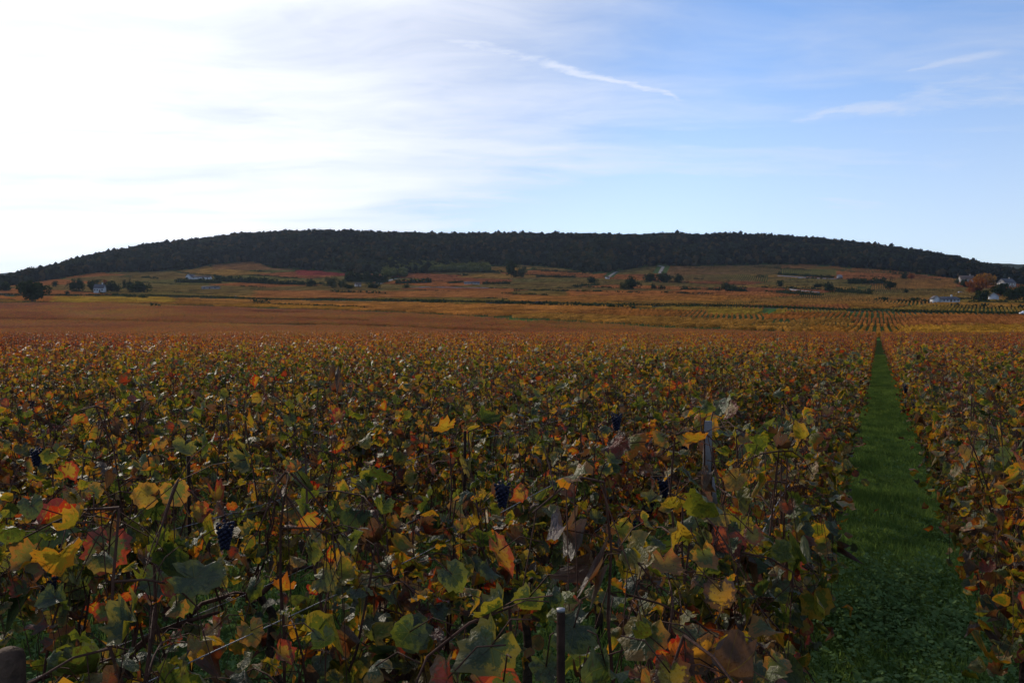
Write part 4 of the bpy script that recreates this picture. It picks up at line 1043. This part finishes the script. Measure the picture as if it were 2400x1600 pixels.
def stone_wall(label, p0, y0, p1, y1, hpx, seed):
    A0, D0 = at(p0, y0); A1, D1 = at(p1, y1); h = hpx*(D0+D1)/2/F; L = math.hypot(A1.x-A0.x, A1.y-A0.y); n = max(3, int(L/6)); r_ = np.random.default_rng(900+seed)
    dx, dy = (A1.x-A0.x)/L, (A1.y-A0.y)/L; V = []
    for k_ in range(n+1):
        x = A0.x+(A1.x-A0.x)*k_/n; y = A0.y+(A1.y-A0.y)*k_/n; z = float(terrain(x, y)); hh_ = h*r_.uniform(.85, 1.1)
        for s_, q_ in ((-.4, -.5), (-.3, hh_), (.3, hh_), (.4, -.5)): V.append([x-dy*s_-A0.x, y+dx*s_-A0.y, z+q_-A0.z])
    T = [[4*i+j, 4*i+j+1, 4*i+5+j, 4*i+4+j] for i in range(n) for j in range(3)]+[[0, 3, 2, 1], [4*n, 4*n+1, 4*n+2, 4*n+3]]
    thing('stone_wall', label, 'wall', A0, 0, 'dry stone walls between the parcels', MB().add(V, T).mesh('stone_wall', M_STONE))
stone_wall('long grey retaining wall on the middle slope', 962, 676, 1160, 677, 4.5, 0)
stone_wall('pale wall ramp beside low hedges above the road', 1634, 692, 1654, 691, 3, 1)
stone_wall('grey wall under the hedge on the right slope', 1822, 649, 1960, 657, 4, 2)
stone_wall('grey field wall left of the lone round tree', -60, 691, 48, 692, 4, 3)
stone_wall('pale wall crossing the striped slope parcel', 1640, 641, 1700, 641, 1.2, 4)
stone_wall('low grey wall on the lower right slope', 1850, 683, 1920, 689, 6, 5)
stone_wall('low pale wall below the right village trees', 2330, 716, 2360, 719, 5, 6)
stone_wall('thin grey wall along the red parcels left of centre', 1260, 684, 1340, 685, 3, 7)

def car(label, px, yb, paint, rot):
    loc, D = at(px, yb); t = thing('parked_car' if paint is M_WHITEP else 'car', label, 'car', (loc.x, loc.y, loc.z+.14), YAW+rot)
    prof = [(-2.15, .35), (-2.1, .8), (-1.75, .92), (-1.35, .95), (-.75, 1.42), (.85, 1.45), (1.45, 1.0), (2.1, .85), (2.2, .55), (2.15, .3), (1.75, .28), (-1.8, .28)]
    obj('body', MB().prism(prof, -.86, .86).mesh('body', paint), t)
    g = [(-1.18, .98), (-.72, 1.36), (.78, 1.38), (1.25, 1.02)]
    for s_ in (-1, 1): obj('window', MB().prism(g, s_*.865, s_*.88).mesh('window', M_PANE), t)
    for x in (-1.35, 1.35):
        for s_ in (-1, 1):
            w = obj('wheel', MB().tube([[x, s_*.70, .32], [x, s_*.89, .32]], .32, 14).mesh('wheel', M_TYRE), t)
            obj('rim', MB().tube([[x, s_*.88, .32], [x, s_*.905, .32]], .19, 10).mesh('rim', M_STEEL), w)
    for s_ in (-.6, .6): obj('headlight', MB().box((-2.14, s_, .68), (.05, .18, .09)).mesh('headlight', M_STEEL), t)
    for s_ in (-.6, .6): obj('tail_light', MB().box((2.16, s_, .72), (.05, .16, .09)).mesh('tail_light', M_ORANGE), t)
    return t
car('black estate car on the road crossing the middle vineyards', 1261, 711.6, M_BLACKP, .03)
car('white car at the right edge on the far road', 2403, 738.6, M_WHITEP, -.1)
car('white vehicle parked below the village houses on the right slope', 2249, 688, M_WHITEP, .1)
for k, (px, y, h, lab) in enumerate([(553, 699, 6.5, 'white marker post standing at the left road'), (1560, 685.5, 4, 'small pale marker post below the three-tree clump')]):
    loc, D = at(px, y); hh = h*D/F
    t = thing('marker_post', lab, 'post', loc, YAW, me=None)
    obj('shaft', MB().box((0, 0, hh*.4), (.14, .14, hh*.4)).mesh('shaft', M_WHITE), t); obj('cap', MB().prism([(-.2, hh*.8), (.2, hh*.8), (.2, hh*.86), (0, hh), (-.2, hh*.86)], -.2, .2).mesh('cap', M_WHITE), t)

# leaves that stand out close to the lens, each a part of the vine it grows on
HERO = [(1150, 1515, 1.22, 108, .27, 0), (1050, 1588, 1.15, 95, .95, 1), (1180, 1596, 1.12, 60, .78, 0), (1345, 1470, 1.35, 80, .10, 0), (1420, 1560, 1.25, 85, .16, 1),
        (1690, 1385, 1.75, 62, .84, 0), (1655, 1530, 1.45, 85, .86, 1), (1510, 1490, 1.45, 90, .30, 0), (1570, 1575, 1.3, 75, .82, 0), (1170, 1290, 1.7, 78, .62, 1), (1060, 1345, 1.8, 60, .12, 0),
        (1395, 1350, 1.6, 62, .95, 1), (1455, 1235, 1.95, 42, .33, 0), (1425, 1240, 1.95, 30, .92, 1), (250, 1280, 2.5, 80, .88, 0), (345, 1160, 2.7, 48, .50, 0), (410, 1150, 2.7, 52, .38, 0),
        (505, 1165, 2.8, 38, .56, 1), (505, 1335, 2.4, 55, .36, 0), (500, 1475, 2.1, 48, .64, 0), (45, 1270, 2.7, 42, .74, 0), (55, 1380, 2.5, 45, .76, 0), (595, 1375, 2.3, 52, .18, 1),
        (430, 1395, 2.3, 45, .15, 0), (1725, 1122, 2.1, 42, .52, 0), (1645, 1160, 2.1, 40, .93, 1), (1650, 1300, 1.8, 52, .25, 0), (1765, 1250, 1.9, 36, .42, 0), (1570, 1190, 2.1, 32, .40, 0),
        (730, 1270, 2.3, 40, .24, 1), (410, 1490, 2.0, 34, .80, 0), (245, 1430, 2.3, 36, .76, 0), (900, 1180, 2.5, 40, .10, 0), (700, 1100, 3.0, 44, .14, 0), (860, 1130, 2.9, 40, .12, 0), (130, 1400, 2.3, 60, .08, 0), (1820, 1550, 1.5, 52, .13, 0),
        (1240, 1400, 1.4, 55, .22, 0), (1280, 1560, 1.2, 60, .20, 0), (960, 1480, 1.5, 60, .12, 0), (880, 1560, 1.35, 62, .30, 0), (760, 1500, 1.6, 48, .10, 0), (990, 1400, 1.7, 44, .55, 1)]
for k, (px, py, D, hw, cl, dr) in enumerate(HERO):
    r_ = np.random.default_rng(2000+k)
    for _ in range(40):
        V, T, uv, dry = leaf_mesh_arrays('hi', r_)
        if dry == bool(dr): break
    me = mesh('leaf', V, T, M_LEAF, {'lr': ('FLOAT_VECTOR', np.tile([cl if cl < .7 or cl > .9 else .36, r_.uniform(.2, 1) if cl < .7 or cl > .9 else 1.75, 0], (len(V), 1))), 'luv': ('FLOAT_VECTOR', uv)}, smooth=True)
    w = pix_dir(px, py)*D+np.array([CX, CY, CZ]); nrm = -pix_dir(px, py)+r_.normal(0, .38, 3); nrm /= np.linalg.norm(nrm)
    tip = np.array([r_.normal(0, .7), r_.normal(0, .4), -1+r_.normal(0, .5)]); tip -= nrm*(tip@nrm); tip /= np.linalg.norm(tip)
    R = np.column_stack([np.cross(tip, nrm), tip, nrm]); s_ = hw*D/F/1.2
    t, x, y, rz = min(NEARV, key=lambda q: abs(q[1]-w[0])*1.5+abs(q[2]-w[1]))
    MW = Matrix([[*(R[i]*s_), w[i]] for i in range(3)]+[[0, 0, 0, 1]]); ML = (Matrix.Translation((x, y, 0)) @ Matrix.Rotation(rz, 4, 'Z')).inverted() @ MW
    o = obj('leaf', me, t); o.matrix_local = ML
    # its petiole, running back to the row
    a_ = w; b_ = np.array([x+(w[0]-x)*.35, w[1]+r_.normal(0, .03), w[2]+.05]); b_ = a_+(b_-a_)*min(1, .09/np.linalg.norm(b_-a_)); P_ = np.array([a_, (a_+b_)/2+[0, 0, .02], b_])
    o2 = obj('petiole', MB().tube(P_, .0012, 5).mesh('petiole', M_CANE, True), t); o2.matrix_local = (Matrix.Translation((x, y, 0)) @ Matrix.Rotation(rz, 4, 'Z')).inverted()

for k, (px, py, D) in enumerate([(527, 1215, 2.6), (125, 1255, 2.8), (112, 1345, 2.7), (1177, 1125, 2.9), (1445, 965, 4.2), (85, 1045, 4.0)]):
    w = pix_dir(px, py)*D+np.array([CX, CY, CZ]); t, x, y, rz = min(NEARV, key=lambda q: abs(q[1]-w[0])*1.5+abs(q[2]-w[1]))
    o = obj('grape_bunch', BUN[k % 4], t); o.matrix_local = (Matrix.Translation((x, y, 0)) @ Matrix.Rotation(rz, 4, 'Z')).inverted() @ Matrix.Translation(w) @ Matrix.Scale(.72, 4)

# ------------------------------------------------------------------ trellis: posts, stakes and wires in the near rows
def near_pt(px, y_top, xrow):
    t_ = (px-1200)/F; k_ = t_*RT[0]+FW[0]; D = (xrow-CX)/k_; yy = CY+D*(FW[1]+t_*RT[1])
    return D, yy, CZ+float(slope_of(y_top))*D
# 1: pale batten on a dark stake, in the first row
D, yy, h = near_pt(1668, 986, -.5)
t = thing('trellis_stake', 'grey wooden batten tied to a dark stake, rising above the leaves left of the aisle', 'stake', (-.5, yy, 0), .1)
obj('stake', MB().tube([[0, 0, -.2], [.004, 0, .7], [-.004, .01, h-.09]], .006, 6).mesh('stake', M_STAKE, True), t)
b_ = MB().box((0, 0, 0), (.0105, .005, .070)); bm = b_.mesh('batten', M_BATTEN); o = obj('batten', bm, t, (-.010, .0, h-.07), (.03, .02, YAW-.2))
o.modifiers.new('bevel', 'BEVEL').width = .0015
o = obj('batten_end', MB().box((0, 0, 0), (.007, .003, .035)).mesh('batten_end', M_BATTEN), t, (.004, .010, h-.185), (.0, -.14, YAW-.1))
# 2: metal stake with a cut bright top, bottom middle
def metal_stake(px, ytop, xrow, label, bright=False, r=.0075, lean=0.0):
    D, yy, h = near_pt(px, ytop, xrow)
    t = thing('metal_stake', label, 'stake', (xrow, yy, 0), 0, 'dark metal vine stakes')
    obj('shaft', MB().tube([[lean*h, 0, -.2], [lean*h*.5, .003, h*.5], [0, 0, h]], r, 8).mesh('shaft', M_STAKE, True), t)
    if bright: obj('cut_top', MB().tube([[0, 0, h], [0, 0, h+.004]], r*1.02, 8).mesh('cut_top', M_STEEL), t)
metal_stake(1315, 1432, -.5, 'dark stake with a bright cut top at the bottom middle of the view', True, .0062)
metal_stake(440, 1068, -2.5, 'dark stake between yellow leaves at the lower left', False, .007, .01)
metal_stake(1090, 1010, -1.5, 'thin dark stake in the second row left of the aisle', False, .006, -.02)
D, yy, h = near_pt(14, 1518, -2.5)
t = thing('end_post', 'thick round-topped wooden post at the bottom left corner', 'post', (-2.5, yy, 0), 0)
obj('shaft', MB().tube([[0, 0, -.3], [0, 0, h*.5], [0, 0, h-.03], [0, 0, h-.012], [0, 0, h]], [.048, .047, .046, .040, .020], 16).mesh('shaft', M_POST, True), t)
EPY = yy
def wire(label, x, z, y0, y1, twist=False):
    n_ = int((y1-y0)/.25)+2; Y = np.linspace(y0, y1, n_); sag = .012*np.sin((Y-y0)*pi/2.0)
    m_ = MB().tube(np.c_[np.full(n_, x)+.004*np.sin(Y*3), Y, np.full(n_, z)-sag], .0016, 5)
    if twist:
        for c in (y0+.06, y0+.11, y0+.35, y0+.9):
            a_ = np.linspace(0, 8*pi, 40); m_.tube(np.c_[x+.004*np.cos(a_), c+a_/8/pi*.035, z-.003+.004*np.sin(a_)], .0011, 4)
    thing('trellis_wire', label, 'wire', (0, 0, 0), 0, 'trellis wires of the near rows', m_.mesh('trellis_wire', M_WIRE, True))
wire('bright low wire running from the wooden corner post into the third row', -2.5, .62, EPY+.03, 16, True)
for xr, nm in ((-.5, 'first row left'), (-1.5, 'second row left'), (.5, 'first row right'), (-3.5, 'fourth row left')):
    wire(f'low trellis wire of the {nm} of the aisle', xr, .60, row_start(xr)-.3, 30)
for xr, nm in ((-.5, 'first row left'), (-1.5, 'second row left'), (.5, 'first row right'), (-2.5, 'third row left')):
    wire(f'upper trellis wire of the {nm} of the aisle', xr+.03, .98, row_start(xr)-.3, 30)

# ------------------------------------------------------------------ grass and weeds
def grass_patch(seed, n, R, h, w=.0035):
    r_ = np.random.default_rng(seed); x, y = r_.uniform(-R, R, n), r_.uniform(-R, R, n); a_ = r_.uniform(0, 6.28, n); hh = h*r_.uniform(.4, 1.2, n)
    lx, ly = r_.normal(0, .45, n)*hh, r_.normal(0, .45, n)*hh; c, s_ = np.cos(a_)*w, np.sin(a_)*w; z = np.zeros(n)
    V = np.stack([np.c_[x-c, y-s_, z], np.c_[x+c, y+s_, z], np.c_[x+c*.7+lx*.4, y+s_*.7+ly*.4, hh*.6], np.c_[x-c*.7+lx*.4, y-s_*.7+ly*.4, hh*.6], np.c_[x+lx, y+ly, hh]], 1).reshape(-1, 3)
    i = np.arange(n)*5; T = np.concatenate([np.c_[i, i+1, i+2], np.c_[i, i+2, i+3], np.c_[i+3, i+2, i+4]])
    return mesh('grass_patch', V, T, M_GRASS, {'lr': ('FLOAT_VECTOR', np.repeat(np.c_[r_.random(n), z, z], 5, 0))})
def weed_patch(seed, n, R, h):
    r_ = np.random.default_rng(seed); V, T, L_ = [], [], []; m_ = MB()
    for _ in range(n):
        cx_, cy_ = r_.uniform(-R, R, 2); H = h*r_.uniform(.4, 1.1); c0 = r_.random()
        for k_ in range(r_.integers(3, 6)):
            a_ = r_.uniform(0, 6.28); rr = r_.uniform(.008, .03); c = np.array([cx_+cos(a_)*rr, cy_+sin(a_)*rr, H*r_.uniform(.6, 1)]); s_ = r_.uniform(.007, .016)
            t = np.array([cos(a_), sin(a_), r_.normal(0, .35)]); b2 = np.cross(t, [r_.normal(0, .3), r_.normal(0, .3), 1])
            P = [c-t*s_, c-t*s_*.2+b2*s_*.7, c+t*s_*.6+b2*s_*.5, c+t*s_, c+t*s_*.6-b2*s_*.5, c-t*s_*.2-b2*s_*.7]
            m_.add(P, [[0, 1, 2], [0, 2, 3], [0, 3, 4], [0, 4, 5]], lr=np.tile([c0*.6+r_.random()*.4, 0, 0], (6, 1)))
    return m_.mesh('weed_patch', M_CLOVER)
GP = [grass_patch(30+k, 420, .3, .085) for k in range(4)]; WP = [weed_patch(40+k, 60, .3, .07) for k in range(4)]
def spread(name, protos, xr, yr, step_, label, cat, dens, sc=1.0, cond=None):
    X, Y = np.meshgrid(np.arange(*xr, step_), np.arange(*yr, step_)); X = X.ravel()+rng.uniform(-.15, .15, X.size); Y = Y.ravel()+rng.uniform(-.15, .15, Y.size)
    D_, R__, p_ = to_cam(X, Y); k_ = (D_ > .8) & (np.abs(R__) < D_*.64+.5) & (rng.random(len(X)) < dens)
    if cond is not None: k_ &= cond(X, Y)
    X, Y = X[k_], Y[k_]; n_ = len(X); s_ = sc*rng.uniform(.7, 1.25, n_)*(1+.45*np.sin(X*4.3)*np.sin(Y*2.1+X*3))
    scatter(name, protos, np.c_[X, Y, np.zeros(n_)], np.c_[np.zeros(n_), np.zeros(n_), rng.uniform(0, 6.28, n_)], np.c_[s_*0+1, s_*0+1, s_], rng.integers(0, len(protos), n_), None, label, cat)
spread('grass', GP, (-.45, .5), (.6, 60), .27, 'short green grass carpeting the aisle between the vine rows', 'grass', .95)
WPB = [weed_patch(60+k, 75, .25, .16) for k in range(4)]
spread('undergrowth', WPB, (-.5, .55), (.6, 6.5), .22, 'knee-high clover and leafy weeds at the near end of the aisle', 'weeds', .8, 1.0, lambda X, Y: (np.sin(X*5+Y*2.1)*np.sin(Y*3.3-X*3)) > -.35)
spread('undergrowth', WP, (-9, 3), (.5, 14), .42, 'low clover and chickweed under and between the vines', 'weeds', .85)
spread('grass', GP, (-9, 4), (.5, 16), .5, 'thin grass growing under the vine rows', 'grass', .6, .9, lambda X, Y: np.abs(X) > .45)
